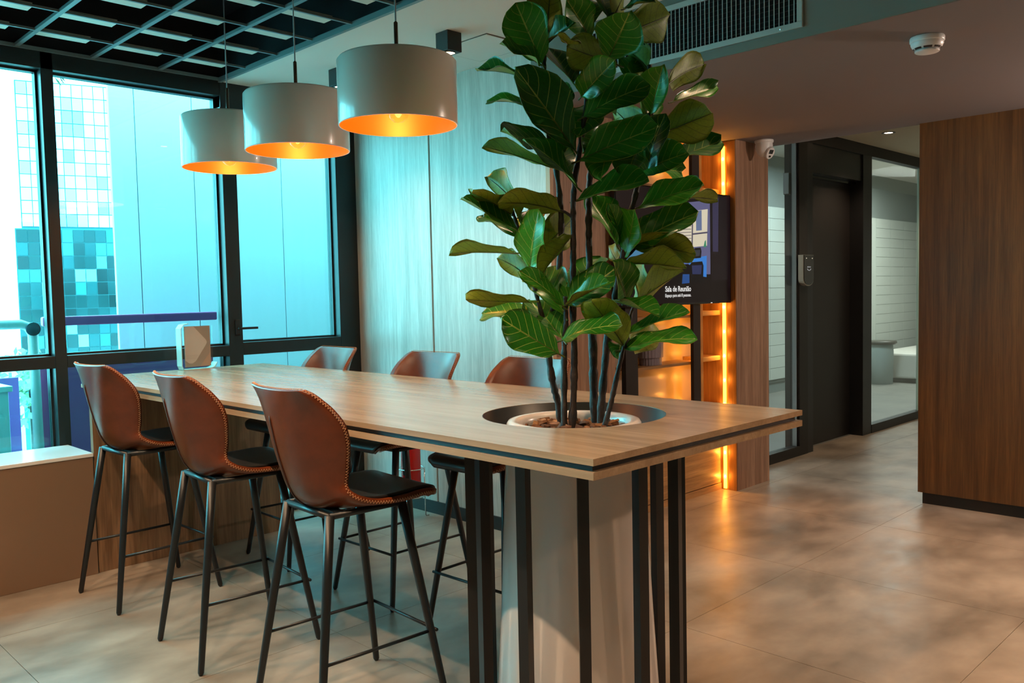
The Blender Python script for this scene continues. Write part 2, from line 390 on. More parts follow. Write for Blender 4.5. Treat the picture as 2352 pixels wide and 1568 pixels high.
# ---- ceilings
cg = sroot('ceiling', (1.0, 3.0, 2.92))
obj('plenum', MB().box((-2.4, -4.0, 3.30), (2.70, 5.49, 3.36)), M['plenum'], cg)
xs = [2.272 - .397 * k for k in range(0, 11)]; ys = [4.985 - .385 * k for k in range(0, 14)]
for x in xs: obj('beam', MB().box((x - .012, -.2, 2.92), (x + .012, 5.35, 2.936)), M['grid'], cg)
for y in ys: obj('beam', MB().box((-1.9, y - .007, 2.922), (2.665, y + .007, 2.934)), M['grid'], cg)
obj('edge_beam', MB().box((2.653, -4.0, 2.905), (2.675, 5.35, 2.935)), M['grid'], cg)
obj('plenum_side', MB().box((2.660, -4.0, 2.935), (2.675, 5.35, 3.30)), M['plenum'], cg)
obj('edge_beam', MB().box((-1.9, 5.338, 2.915), (2.655, 5.35, 2.935)), M['grid'], cg)
tr = None
for x in [2.272 - .397 * k for k in range(-1, 7)]:
    for y in ys[:9]:
        if tr is None: tr = obj('lamp_tray', MB().box((-.385, .008, 2.926 - 2.92), (-.125, .088, 2.945 - 2.92)), M['tray'], cg); tr.location = (x - 1.0, y - 3.0, 0); 
        else: share(tr, 'lamp_tray', cg, (x - 1.0, y - 3.0, 0))
# fix the first tray: mesh was shifted by the root, bring it to local coordinates
for v in tr.data.vertices: v.co += Vector((1.0, 3.0, 2.92))
cw = sroot('ceiling.001', (3.1, 3, 2.91))
obj('plaster_strip', MB().box((2.675, -4.0, 2.91), (3.60, 3.40, 2.99)).box((2.675, 3.40, 2.91), (3.722, 5.35, 2.99)), M['ceil'], cw)
hat = obj('hatch', MB().box((3.275, 3.455, 2.905), (3.62, 3.88, 2.912), bev=.002), M['ceil'], cw)
obj('hatch_gap', MB().box((3.267, 3.447, 2.908), (3.628, 3.888, 2.911)), M['joint'], cw)
cl = sroot('ceiling.002', (4.8, 0, 2.57))
obj('plaster', MB().box((3.566, -4.0, 2.57), (6.05, 3.40, 2.63)).box((3.722, 3.40, 2.57), (6.05, 3.72, 2.63)).box((6.05, -4.0, 2.57), (6.5, 2.19, 2.63)), M['ceil_low'], cl)
obj('fascia', MB().box((3.566, -4.0, 2.63), (3.60, 3.40, 2.91)), M['fascia'], cl)
obj('fascia_face', MB().box((3.560, -4.0, 2.571), (3.566, 3.40, 2.91)), M['fascia'], cl)
obj('drop_edge', MB().box((6.05, 2.19, 2.57), (6.09, 3.66, 2.90)), M['ceil_low'], cl)
struct('ceiling.003', MB().box((6.09, 2.10, 2.88), (16, 3.66, 2.95)), M['ceil_cor'])
struct('wall_corridor', MB().box((6.50, 2.0, 0), (16, 2.10, 2.95)), M['outer_wall'])
struct('wall_corridor_end', MB().box((16, 2.0, 0), (16.1, 3.7, 2.95)), M['outer_wall'])

# ---- glass partition with the black door
gp = sroot('wall_partition', (7, 3.62, 0))
bt = MB().box((6.05, 3.58, 0), (7.107, 3.66, .085)); obj('bottom_rail', bt, M['black_matt'], gp)
obj('bottom_rail', MB().box((8.645, 3.58, 0), (14, 3.66, .085)), M['black_matt'], gp)
obj('top_rail', MB().box((7.107, 3.58, 2.775), (14, 3.66, 2.88)), M['black_matt'], gp)
obj('post', MB().box((7.107, 3.58, 0), (7.262, 3.66, 2.88)), M['black_matt'], gp)
obj('edge_profile', MB().box((7.088, 3.60, .085), (7.107, 3.64, 2.88)), M['steel'], gp)
obj('glass_pane', MB().box((6.05, 3.615, .085), (7.088, 3.625, 2.95)), M['part_glass'], gp)
obj('glass_pane', MB().box((8.645, 3.615, .085), (9.955, 3.625, 2.775)), M['part_glass'], gp)
obj('glass_pane', MB().box((9.985, 3.615, .085), (14, 3.625, 2.775)), M['part_glass'], gp)
obj('glass_joint', MB().box((9.955, 3.612, .085), (9.985, 3.628, 2.775)), mat('milky_glass_joint', hexc('b8d4cc'), .3), gp)
d = sroot('door_1', (7.9, 3.62, 0))
obj('door_leaf', MB().box((7.372, 3.72, .006), (8.44, 3.765, 2.50)), M['black_matt'], d)
obj('door_frame', MB().box((7.262, 3.585, 0), (7.372, 3.80, 2.775)).box((8.44, 3.585, 0), (8.645, 3.80, 2.775)).box((7.372, 3.60, 2.52), (8.44, 3.80, 2.775)), M['black'], d)
obj('head_bead', MB().box((7.372, 3.66, 2.49), (8.44, 3.72, 2.52)), M['black_gloss'], d)

struct('wall_partition_upper', MB().box((6.05, 3.66, 2.95), (22, 3.74, 3.42)).box((6.05, 3.58, 2.88), (16.1, 3.66, 3.42)), M['grey_wall'])
struct('ceiling.005', MB().box((-2.7, -4.3, 3.42), (22.1, 6.2, 3.5)), M['outer_wall'])
struct('wall_right_upper', MB().box((6.5, -4.15, 0), (6.6, 2.0, 3.42)).box((6.05, -4.0, 2.63), (6.5, 2.19, 3.42)).box((6.5, 2.0, 2.95), (16.1, 2.1, 3.42)).box((16.0, 2.0, 2.95), (16.1, 3.7, 3.42)), M['outer_wall'])

# ---- room behind the partition
rm = sroot('wall_meeting_room', (12, 6.0, 0))
obj('plaster', MB().box((7.0, 6.02, 0), (22, 6.15, 3.40)), M['grey_wall'], rm)
obj('grout', MB().box((10.4, 6.006, .15), (19.5, 6.02, 2.62)), M['grout'], rm)
tl = None
for r_ in range(15):
    for c_ in range(15):
        x = 10.43 + .6 * c_; z = .193 + .162 * r_
        if 12.9 < x < 14.6: continue
        if tl is None: tl = obj('wall_tile', MB().box((0, 5.992, 0), (.594, 6.006, .157)), M['tile'], rm); tl.data.transform(Matrix.Translation((12, 6.0, 0))); tl.data.transform(Matrix.Translation((0, -6.0, 0))); tl.location = (x - 12, 0, z)
        else: share(tl, 'wall_tile', rm, (x - 12, 0, z))
obj('tile_field', MB().box((13.43, 5.992, .19), (14.62, 6.006, 2.62)), M['tile'], rm)
struct('ceiling.004', MB().box((6.05, 3.66, 3.34), (22, 6.15, 3.42)), M['ceil'])
struct('wall_partition_end', MB().box((14, 3.58, 0), (22, 3.66, 3.42)), M['grey_wall'])
struct('wall_meeting_room_end', MB().box((21.9, 3.6, 0), (22, 6.15, 3.4)), M['grey_wall'])
struct('wall_meeting_room_side', MB().box((6.05, 3.72, 0), (6.15, 6.15, 3.4)), M['grey_wall'])
struct('floor.001', MB().box((6.1, 3.70, -.004), (22, 6.0, .003)), M['carpet'])
cn = thing('bench_seat', 'low white bench with a dark plinth behind the right glass pane', 'bench', (15, 5.0, 0))
obj('plinth', MB().box((13.36, 4.1, .003), (16.5, 5.55, .07)), M['black_matt'], cn)
obj('top_block', MB().box((13.34, 4.1, .07), (16.5, 5.57, .45), bev=.03), mat('white_bench', hexc('d8d4cc'), .5), cn)
ds = thing('pouf', 'grey stool with dark round top behind the right glass pane', 'stool', (13.1, 5.28, 0))
obj('pouf_body', MB().lathe([(0, .0), (.16, .0), (.17, .5), (.16, .60), (0, .60)], (13.1, 5.28, .003), n=24), mat('blue_grey_cloth', hexc('a9b6b6'), .7), ds)
obj('pouf_top', MB().lathe([(0, .60), (.21, .60), (.22, .625), (.21, .65), (0, .65)], (13.1, 5.28, .003), n=24), mat('dark_brown_top', hexc('3a332c'), .4), ds)
dc = thing('door_closer', 'small bronze box high on the glass beside the black door', 'closer', (7.14, 3.68, 2.31))
obj('cover', MB().box((7.085, 3.66, 2.31), (7.20, 3.72, 2.50), bev=.006), mat('bronze_cover', hexc('4a443c'), .35, .5), dc)
obj('end_cap', MB().box((7.077, 3.665, 2.315), (7.085, 3.715, 2.495)), M['steel'], dc)

# ================================================================= OUTSIDE
struct('ground', MB().box((-150, 6.9, -12.4), (200, 250, -12)), M['ground'])
struct('terrace_floor', MB().box((-6, 5.49, -.12), (14, 8.0, -.02)), M['ground'])
fc = thing('pale_facade', 'pale panelled building wall just outside the windows', 'building', (4.5, 7.5, -.02))
fx = [2.741, 2.954, 3.459, 4.329, 5.2, 6.1]
for a, b_ in zip(fx[:-1], fx[1:]): obj('facade_panel', MB().box((a + .004, 7.5, -.02), (b_ - .004, 7.54, 7.5), bev=.003), M['facade'], fc)
obj('facade_core', MB().prism([(2.745, 7.535), (6.1, 7.535), (6.1, 8.4), (3.2, 8.4)], -.02, 7.49), mat('facade_gap', hexc('a8b4bc'), .7), fc)

# glass tower in the distance
R0 = Vector((15.45, 57.98, 0)); DX = Vector((.9535, -.3015, 0)); DN = Vector((-.3015, -.9535, 0))
bd = thing('glass_building', 'distant mirror-glass office tower with a darker lower block', 'building', (18, 57.2, -12))
def bl(u0, u1, n0, n1, z0, z1):
    return [tuple(R0 + DX * u + DN * n_ + Vector((0, 0, z))) for z in (z0, z1) for u, n_ in ((u0, n0), (u1, n0), (u1, n1), (u0, n1))]
BF = [(0, 3, 2, 1), (4, 5, 6, 7), (0, 1, 5, 4), (1, 2, 6, 5), (2, 3, 7, 6), (3, 0, 4, 7)]
obj('tower_core', MB().add(bl(.3, 6.45, -4, -.6, -12, 15.0), BF), M['bldg_joint'], bd)
obj('block_core', MB().add(bl(0, 6.13, -4, .9, -12, 5.95), BF), M['bldg_joint'], bd)
pw, ph = .605, .80
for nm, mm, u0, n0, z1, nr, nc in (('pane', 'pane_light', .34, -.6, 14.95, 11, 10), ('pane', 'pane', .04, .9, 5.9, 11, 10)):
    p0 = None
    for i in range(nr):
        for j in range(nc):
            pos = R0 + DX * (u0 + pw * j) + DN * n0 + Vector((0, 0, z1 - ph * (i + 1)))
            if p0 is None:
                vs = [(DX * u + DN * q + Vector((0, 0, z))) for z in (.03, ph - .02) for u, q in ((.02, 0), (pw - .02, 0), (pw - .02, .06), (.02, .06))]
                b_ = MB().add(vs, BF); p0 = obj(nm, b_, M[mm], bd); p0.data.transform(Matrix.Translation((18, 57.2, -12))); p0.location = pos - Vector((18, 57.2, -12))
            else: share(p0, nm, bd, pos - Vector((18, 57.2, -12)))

# railing and parapet on the terrace
rl = thing('terrace_railing', 'white tube handrail with its shaded stretch coloured purple outside the window', 'railing', (1.6, 6.0, -.02))
obj('handrail_tube', MB().tube([(.2, 6.0, 1.367), (1.60, 6.0, 1.367), (1.640, 6.0, 1.35), (1.665, 6.0, 1.30), (1.668, 6.0, -.02)], .030, n=14), M['tube_white'], rl)
obj('end_disc', MB().lathe([(0, 0), (.042, 0), (.042, .02), (0, .02)], (1.655, 5.945, 1.335), axis='Y', n=24), mat('dark_teal_cap', hexc('2a4a5a'), .4), rl)
obj('shade_coloured_rail', MB().box((1.72, 5.97, 1.348), (2.885, 6.03, 1.408), bev=.01), M['purple'], rl)  # same tube beyond the mullion, its shade put into the purple colour
pp = thing('parapet', 'purple painted parapet wall outside below the window rail', 'wall', (2.3, 6.0, -.02))
obj('parapet_wall', MB().box((1.70, 6.06, -.02), (2.88, 6.16, 1.10)), M['purple'], pp)
obj('coping', MB().box((1.69, 6.04, 1.10), (2.885, 6.18, 1.125), bev=.004), M['purple'], pp)
obj('blue_panel', MB().box((-2.5, 6.46, -.02), (1.69, 6.50, 1.00)), mat('blue_grey_panel', (.20, .24, .50), .4), rl)
wc = thing('planter_box', 'white box on the terrace outside the lower left pane', 'box', (1.3, 6.1, -.02))
obj('box_body', MB().box((.9, 6.0, -.02), (1.51, 6.4, .95), bev=.006), M['tube_white'], wc)
obj('box_lid', MB().box((.88, 5.98, .95), (1.53, 6.42, .985), bev=.004), M['tube_white'], wc)
random.seed(11)
for k, (cx, cy, cz, rr, lb) in enumerate(((5.9, 21.5, -.4, 1.0, 'pale green tree beyond the white tube handrail outside'), (3.6, 21.0, .55, .55, 'small dark tree at the far left horizon outside'))):
    t = thing('distant_tree', lb, 'tree', (cx, cy, -12))
    cr = MB()
    for i in range(420):
        a, e, q = random.uniform(0, 2 * PI), random.uniform(-1, 1), random.random() ** .4 * rr
        s = math.sqrt(1 - e * e); c = Vector((cx + q * s * math.cos(a) * 1.2, cy + q * s * math.sin(a), cz + q * e * .9))
        u_ = Vector((random.uniform(-1, 1), random.uniform(-1, 1), random.uniform(-1, 1))).normalized() * .11; v_ = u_.orthogonal().normalized() * .08
        cr.add([c - u_, c + v_, c + u_, c - v_], [(0, 1, 2, 3)])
    fo = obj('foliage', cr, M['foliage'], t); fo['kind'] = 'stuff'
    obj('trunk', MB().tube([(cx, cy, -12), (cx + .1, cy, -5), (cx, cy, cz)], [.3, .22, .08]), M['stem'], t)
tw = thing('hanging_twig', 'small leafy twig hanging outside the window top', 'twig', (1.95, 6.2, 2.95))
obj('twig_stem', MB().tube([(1.90, 6.2, 3.30), (1.925, 6.2, 3.12), (1.95, 6.2, 3.02), (1.985, 6.2, 2.955)], .003, n=6), M['stem'], tw)
for a, b_ in (((1.93, 3.06), (1.985, 3.005)), ((1.95, 3.02), (2.00, 2.965)), ((1.93, 2.99), (1.975, 2.93)), ((1.955, 2.985), (2.01, 2.935))):
    p, q = Vector((a[0], 6.2, a[1])), Vector((b_[0], 6.2, b_[1])); s_ = (q - p).orthogonal().normalized() * .006; mdp = (p + q) / 2
    obj('twig_leaf', MB().add([p, mdp + s_ + Vector((0, .01, 0)), q, mdp - s_ - Vector((0, .01, 0)), mdp + Vector((0, -.004, .003))], [(0, 1, 4), (1, 2, 4), (2, 3, 4), (3, 0, 4)]), M['foliage'], tw)

# ================================================================= WINDOW BENCH
wbx = thing('window_bench', 'beige boxed window bench with a white sill top', 'bench', (.3, 5.1, 0))
obj('bench_front', MB().box((-1.6, 4.937, 0), (1.636, 5.335, .652), bev=.002), M['bench'], wbx)
obj('sill_top', MB().box((-1.6, 4.933, .652), (1.638, 5.345, .672), bev=.002), M['bench_top'], wbx)

# ================================================================= TABLE
HX, HY, HR = 2.235, 1.962, .318
TX0, TX1, TY0, TY1 = 1.652, 2.772, 1.387, 5.12
tb = thing('bar_table', 'long oak bar table with dark edge groove and a round planter hole', 'table', (2.21, 3.3, 0))
def slab(x0, x1, y0, y1, z0, z1, r, n=72, bev=.0):
    angs = sorted(set([2 * PI * k / n for k in range(n)] + [math.atan2(yy - HY, xx - HX) % (2 * PI) for xx in (x0, x1) for yy in (y0, y1)]))
    inn, out = [], []
    for a in angs:
        c, s = math.cos(a), math.sin(a)
        tx = ((x1 if c > 0 else x0) - HX) / c if abs(c) > 1e-9 else 1e9; ty = ((y1 if s > 0 else y0) - HY) / s if abs(s) > 1e-9 else 1e9
        t = min(tx, ty); inn.append((HX + r * c, HY + r * s)); out.append((HX + t * c, HY + t * s))
    m_ = len(angs); vs = [(*p, z) for z in (z0, z1) for L in (inn, out) for p in L]
    f = []
    for i in range(m_):
        j = (i + 1) % m_
        f += [(i, j, m_ + j, m_ + i), (2 * m_ + i, 3 * m_ + i, 3 * m_ + j, 2 * m_ + j), (m_ + i, m_ + j, 3 * m_ + j, 3 * m_ + i), (j, i, 2 * m_ + i, 2 * m_ + j)]
    return MB().add(vs, f)
obj('tabletop', slab(TX0, TX1, TY0, TY1, 1.057, 1.075, HR), M['wood_table'], tb)
obj('groove_core', slab(TX0 + .018, TX1 - .018, TY0 + .018, TY1 - .018, 1.040, 1.057, HR), M['navy'], tb)
obj('lower_slab', slab(TX0, TX1, TY0, TY1, 1.020, 1.040, HR), M['wood_table'], tb)
obj('hole_liner', MB().lathe([(HR + .004, 1.022), (HR + .004, 1.0735), (HR - .003, 1.0735), (HR - .003, 1.024), (.245, 1.024), (.245, 1.021), (HR + .004, 1.021), (HR + .004, 1.022)], (HX, HY, 0), n=72), mat('black_metal_liner', (.01, .012, .014), .34, .0), tb)
obj('end_panel', MB().box((1.645, 4.95, 0), (2.77, 4.99, 1.02), bev=.002), M['wood_panel_leg'], tb)
for k in range(12):
    a = math.radians(15 + 30 * k); c = Vector((HX + .365 * math.cos(a), HY + .365 * math.sin(a), 0)); e1 = Vector((math.cos(a), math.sin(a), 0)) * .0175; e2 = Vector((-math.sin(a), math.cos(a), 0)) * .0175
    vs = [tuple(c + e1 * i + e2 * j + Vector((0, 0, z))) for z in (0, 1.02) for i, j in ((-1, -1), (1, -1), (1, 1), (-1, 1))]
    obj('leg', MB().add(vs, BF), M['black'], tb)

# planter through the hole
pl = thing('tall_planter', 'tall white tapered planter standing in the table hole', 'planter', (HX, HY, 0))
obj('planter_body', MB().lathe([(0, .0), (.284, .0), (.288, .01), (.283, .12), (.266, .40), (.243, .86), (.236, 1.02), (.234, 1.045), (.228, 1.054), (.216, 1.057), (.200, 1.054), (.190, 1.044), (.187, 1.03), (.183, .94), (0, .94)], (HX, HY, 0), n=72), M['pot'], pl)
mu = thing('bark_mulch', 'brown pine bark chips covering the soil in the white planter', 'mulch', (HX, HY, .94))
obj('soil', MB().lathe([(0, .942), (.182, .942), (.1835, 1.020), (.12, 1.028), (0, 1.032)], (HX, HY, 0), n=32), M['soil'], mu)
random.seed(5)
for k in range(75):
    a, q = random.uniform(0, 2 * PI), .175 * math.sqrt(random.random()); sx, sy, sz = random.uniform(.016, .032), random.uniform(.010, .020), random.uniform(.004, .008)
    c = Vector((HX + q * math.cos(a), HY + q * math.sin(a), 1.032 + random.uniform(-.004, .012)))
    if q > .150: sx *= .6; sy *= .7; c.z = min(c.z, 1.032)
    rt = Matrix.Rotation(random.uniform(0, 6.3), 3, 'Z') @ Matrix.Rotation(random.uniform(-.5, .5), 3, 'X') @ Matrix.Rotation(random.uniform(-.4, .4), 3, 'Y')
    n_ = 6; ring = [(sx * math.cos(2 * PI * i / n_) * random.uniform(.75, 1.1), sy * math.sin(2 * PI * i / n_) * random.uniform(.75, 1.1)) for i in range(n_)]
    vs = [c + rt @ Vector((x, y, -sz)) for x, y in ring] + [c + rt @ Vector((x * .9, y * .85, sz * random.uniform(.6, 1.2))) for x, y in ring]
    obj('bark_chip', MB().add(vs, [tuple(reversed(range(n_))), tuple(range(n_, 2 * n_))] + [(i, (i + 1) % n_, n_ + (i + 1) % n_, n_ + i) for i in range(n_)]), M['bark'], mu)

# leaves: base, axis, upper normal, length, width; stems: points with radius (metres)
LEAVES = [[2.189, 2.015, 2.36, 0.24, 0.108, 0.965, 0.181, 0.971, -0.153, 0.227, 0.132],
[2.163, 2.013, 2.273, -0.482, 0.095, 0.871, -0.681, -0.666, -0.305, 0.197, 0.139],
[2.163, 2.013, 2.268, -0.979, -0.036, 0.203, 0.121, -0.898, 0.423, 0.184, 0.055],
[2.191, 2.013, 2.346, -0.263, -0.95, 0.167, -0.93, 0.296, 0.218, 0.151, 0.058],
[2.287, 1.903, 2.351, -0.859, -0.261, 0.441, -0.013, -0.849, -0.527, 0.171, 0.099],
[2.344, 1.868, 2.424, 0.371, 0.509, 0.777, 0.022, -0.841, 0.541, 0.228, 0.132],
[2.352, 1.859, 2.427, 0.676, 0.202, 0.708, -0.367, 0.926, 0.086, 0.218, 0.127],
[2.377, 1.83, 2.454, -0.243, -0.969, -0.037, -0.805, 0.181, 0.564, 0.133, 0.04],
[2.365, 1.814, 2.364, 0.886, -0.196, 0.42, 0.22, 0.975, -0.009, 0.214, 0.137],
[2.28, 1.82, 2.268, -0.39, -0.761, 0.519, -0.655, -0.167, -0.737, 0.176, 0.146],
[2.317, 1.808, 2.25, -0.866, 0.431, 0.255, 0.498, 0.791, 0.356, 0.187, 0.111],
[2.225, 1.898, 2.27, -0.903, -0.266, 0.336, 0.385, -0.158, 0.909, 0.155, 0.046],
[2.211, 1.914, 2.196, 0.226, 0.683, 0.695, -0.184, -0.67, 0.719, 0.226, 0.131],
[2.188, 1.863, 2.138, -0.254, -0.889, 0.38, -0.899, 0.071, -0.433, 0.18, 0.104],
[2.174, 1.88, 1.965, -0.592, 0.23, 0.773, -0.224, -0.968, 0.116, 0.309, 0.179],
[2.2, 2.153, 2.265, -0.032, 0.948, 0.315, -0.446, -0.296, 0.845, 0.217, 0.065],
[2.2, 2.078, 2.142, -0.066, 0.948, 0.311, -0.379, -0.312, 0.871, 0.232, 0.07],
[2.208, 2.023, 2.012, -0.993, 0.103, 0.06, -0.047, -0.797, 0.602, 0.206, 0.12],
[2.201, 2.031, 1.935, -0.39, 0.845, 0.365, 0.672, -0.01, 0.741, 0.235, 0.073],
[2.177, 1.877, 1.846, -0.648, 0.304, 0.698, 0.131, -0.859, 0.496, 0.22, 0.127],
[2.166, 1.858, 1.929, 0.378, -0.865, 0.331, -0.891, -0.242, 0.384, 0.258, 0.15],
[2.192, 1.859, 2.073, 0.357, -0.844, 0.401, -0.906, -0.208, 0.369, 0.219, 0.127],
[2.398, 1.746, 2.067, 0.352, 0.409, 0.842, 0.084, -0.909, 0.407, 0.251, 0.145],
[2.402, 1.741, 2.09, -0.474, -0.587, 0.657, -0.855, 0.127, -0.504, 0.176, 0.102],
[2.432, 1.768, 2.25, 0.293, 0.728, 0.62, 0.781, -0.556, 0.284, 0.196, 0.114],
[2.492, 1.73, 2.203, 0.881, 0.011, 0.474, -0.216, 0.899, 0.38, 0.209, 0.121],
[2.502, 1.719, 2.143, 0.941, -0.13, 0.313, -0.333, -0.528, 0.781, 0.225, 0.068],
[2.429, 1.741, 2.02, 0.122, -0.968, 0.221, 0.939, 0.185, 0.291, 0.203, 0.13],
[2.468, 1.726, 1.943, 0.859, -0.416, 0.297, -0.447, -0.33, 0.831, 0.213, 0.123],
[2.373, 1.774, 1.896, -0.092, -0.974, 0.208, -0.914, 0.165, 0.371, 0.195, 0.113],
[2.376, 1.741, 1.884, -0.278, -0.454, 0.846, -0.957, 0.201, -0.207, 0.197, 0.114],
[2.371, 1.777, 1.78, 0.385, -0.875, 0.292, -0.79, -0.149, 0.594, 0.215, 0.125],
[2.19, 1.892, 1.803, 0.401, -0.886, 0.233, -0.62, -0.074, 0.781, 0.232, 0.135],
[2.346, 1.805, 1.645, 0.346, -0.83, 0.438, -0.871, -0.111, 0.479, 0.247, 0.144],
[2.503, 1.717, 1.808, 0.986, -0.109, 0.124, -0.074, 0.378, 0.923, 0.209, 0.063],
[2.356, 1.854, 1.657, -0.02, 0.521, 0.853, -0.227, -0.834, 0.504, 0.204, 0.118],
[2.333, 1.821, 1.65, -0.667, -0.397, 0.63, 0.198, -0.91, -0.364, 0.183, 0.057],
[2.332, 1.806, 1.61, -0.428, -0.559, 0.71, -0.884, 0.424, -0.199, 0.197, 0.114],
[2.063, 2.067, 1.814, 0.221, 0.824, 0.521, 0.937, -0.327, 0.12, 0.176, 0.102],
[2.155, 1.932, 1.769, -0.86, 0.463, 0.213, 0.387, 0.321, 0.865, 0.207, 0.12],
[2.061, 2.07, 1.764, -0.935, -0.063, 0.35, 0.347, 0.048, 0.937, 0.188, 0.109],
[2.057, 2.044, 1.711, -0.758, 0.429, 0.491, -0.028, -0.774, 0.633, 0.201, 0.117],
[2.071, 2.057, 1.696, 0.134, 0.907, 0.399, -0.271, -0.354, 0.895, 0.2, 0.116],
[2.088, 2.068, 1.757, 0.723, 0.299, 0.623, -0.362, 0.932, -0.027, 0.096, 0.07],
[2.102, 2.053, 1.712, 0.823, 0.134, 0.552, -0.549, -0.059, 0.834, 0.198, 0.115],
[2.069, 1.999, 1.571, -0.305, -0.423, 0.853, -0.938, -0.02, -0.345, 0.205, 0.119],
[2.12, 2.032, 1.62, 0.792, -0.119, 0.598, 0.217, 0.972, -0.093, 0.216, 0.126],
[2.063, 2.067, 1.635, -0.299, 0.952, 0.066, 0.441, 0.077, 0.894, 0.237, 0.071],
[2.109, 2.045, 1.546, 0.225, 0.861, 0.455, 0.93, -0.329, 0.163, 0.171, 0.099],
[2.177, 1.907, 1.687, -0.771, 0.027, -0.637, -0.309, 0.858, 0.411, 0.201, 0.116],
[2.162, 1.924, 1.464, 0.717, 0.024, 0.696, -0.695, -0.041, 0.717, 0.235, 0.136],
[2.151, 1.906, 1.452, 0.275, -0.755, 0.595, -0.96, -0.253, 0.122, 0.192, 0.111],
[2.133, 1.897, 1.458, -0.114, -0.933, 0.34, -0.68, 0.323, 0.658, 0.2, 0.06],
[2.145, 1.913, 1.42, 0.216, 0.684, 0.696, -0.573, -0.489, 0.658, 0.224, 0.13],
[2.112, 1.89, 1.453, -0.796, 0.087, 0.599, 0.141, -0.936, 0.324, 0.191, 0.069],
[2.102, 2.023, 1.469, -0.845, 0.533, 0.037, 0.349, 0.498, 0.794, 0.213, 0.064],
[2.101, 2.024, 1.421, -0.218, 0.97, 0.111, -0.474, -0.205, 0.856, 0.2, 0.116],
[2.101, 1.903, 1.295, -0.741, 0.422, 0.522, -0.385, -0.904, 0.184, 0.22, 0.128],
[2.14, 1.918, 1.339, 0.151, 0.788, 0.597, -0.429, -0.492, 0.758, 0.221, 0.128],
[2.107, 1.896, 1.341, 0.14, -0.938, 0.317, -0.603, 0.173, 0.779, 0.21, 0.122],
[2.288, 1.78, 1.316, -0.75, -0.072, 0.658, 0.589, 0.382, 0.713, 0.228, 0.132],
[2.329, 1.795, 1.459, -0.699, -0.311, 0.644, 0.122, -0.939, -0.321, 0.192, 0.111],
[2.39, 1.786, 1.457, 0.502, 0.548, 0.669, 0.856, -0.427, -0.292, 0.189, 0.11],
[2.366, 1.783, 1.461, 0.89, -0.15, 0.43, -0.079, 0.879, 0.471, 0.226, 0.131],
[2.338, 1.814, 1.592, 0.338, -0.94, -0.048, 0.396, 0.096, 0.913, 0.204, 0.119],
[2.338, 1.799, 1.656, 0.414, -0.903, -0.117, 0.601, 0.174, 0.78, 0.221, 0.128],
[2.328, 1.826, 1.593, 0.376, 0.723, 0.58, 0.883, -0.468, 0.011, 0.105, 0.062],
[2.328, 1.796, 1.352, 0.174, -0.916, 0.361, -0.755, 0.112, 0.646, 0.218, 0.065],
[2.286, 1.783, 1.302, 0.4, -0.885, 0.237, -0.433, 0.045, 0.9, 0.232, 0.135],
[2.364, 1.815, 1.307, 0.98, 0.005, 0.2, -0.009, 1.0, 0.018, 0.176, 0.102],
[2.32, 1.805, 1.32, -0.893, -0.155, -0.422, -0.426, -0.009, 0.905, 0.055, 0.062],
[2.317, 1.808, 1.459, 0.435, 0.671, 0.601, 0.009, -0.671, 0.742, 0.147, 0.076],
[2.282, 1.818, 1.466, -0.094, -0.974, -0.205, -0.267, -0.174, 0.948, 0.196, 0.059],
[2.274, 1.887, 2.187, 0.974, 0.082, -0.211, 0.027, -0.967, -0.254, 0.162, 0.094],
[2.452, 1.805, 2.005, 0.236, 0.69, 0.684, 0.91, -0.404, 0.094, 0.221, 0.128],
[2.237, 1.959, 1.9, 0.379, 0.642, 0.667, -0.148, -0.669, 0.728, 0.192, 0.111],
[2.32, 1.941, 2.41, 0.403, 0.511, 0.76, -0.092, -0.803, 0.589, 0.219, 0.127],
[2.504, 1.807, 1.935, 0.997, -0.027, -0.068, 0.01, -0.872, 0.49, 0.154, 0.09],
[2.287, 1.827, 1.991, -0.671, -0.323, -0.667, -0.661, -0.148, 0.736, 0.175, 0.102],
[2.281, 1.955, 2.037, 0.15, 0.988, 0.034, -0.961, 0.153, -0.228, 0.148, 0.096],
[2.317, 1.869, 2.044, -0.838, -0.137, -0.528, -0.136, -0.885, 0.445, 0.155, 0.091],
[2.415, 1.833, 2.02, 0.193, 0.92, 0.34, 0.955, -0.256, 0.15, 0.163, 0.095],
[2.41, 1.793, 1.999, -0.737, -0.241, -0.631, -0.614, -0.152, 0.775, 0.177, 0.103],
[2.26, 1.994, 2.13, 0.345, 0.647, 0.68, -0.437, -0.53, 0.727, 0.176, 0.102],
[2.324, 1.891, 2.151, -0.767, -0.167, -0.619, -0.546, -0.336, 0.767, 0.204, 0.118],
[2.407, 1.842, 2.228, 0.711, 0.204, 0.673, -0.513, -0.505, 0.695, 0.176, 0.102],
[2.404, 1.86, 2.157, 0.916, 0.015, 0.402, -0.179, -0.88, 0.439, 0.171, 0.099]]
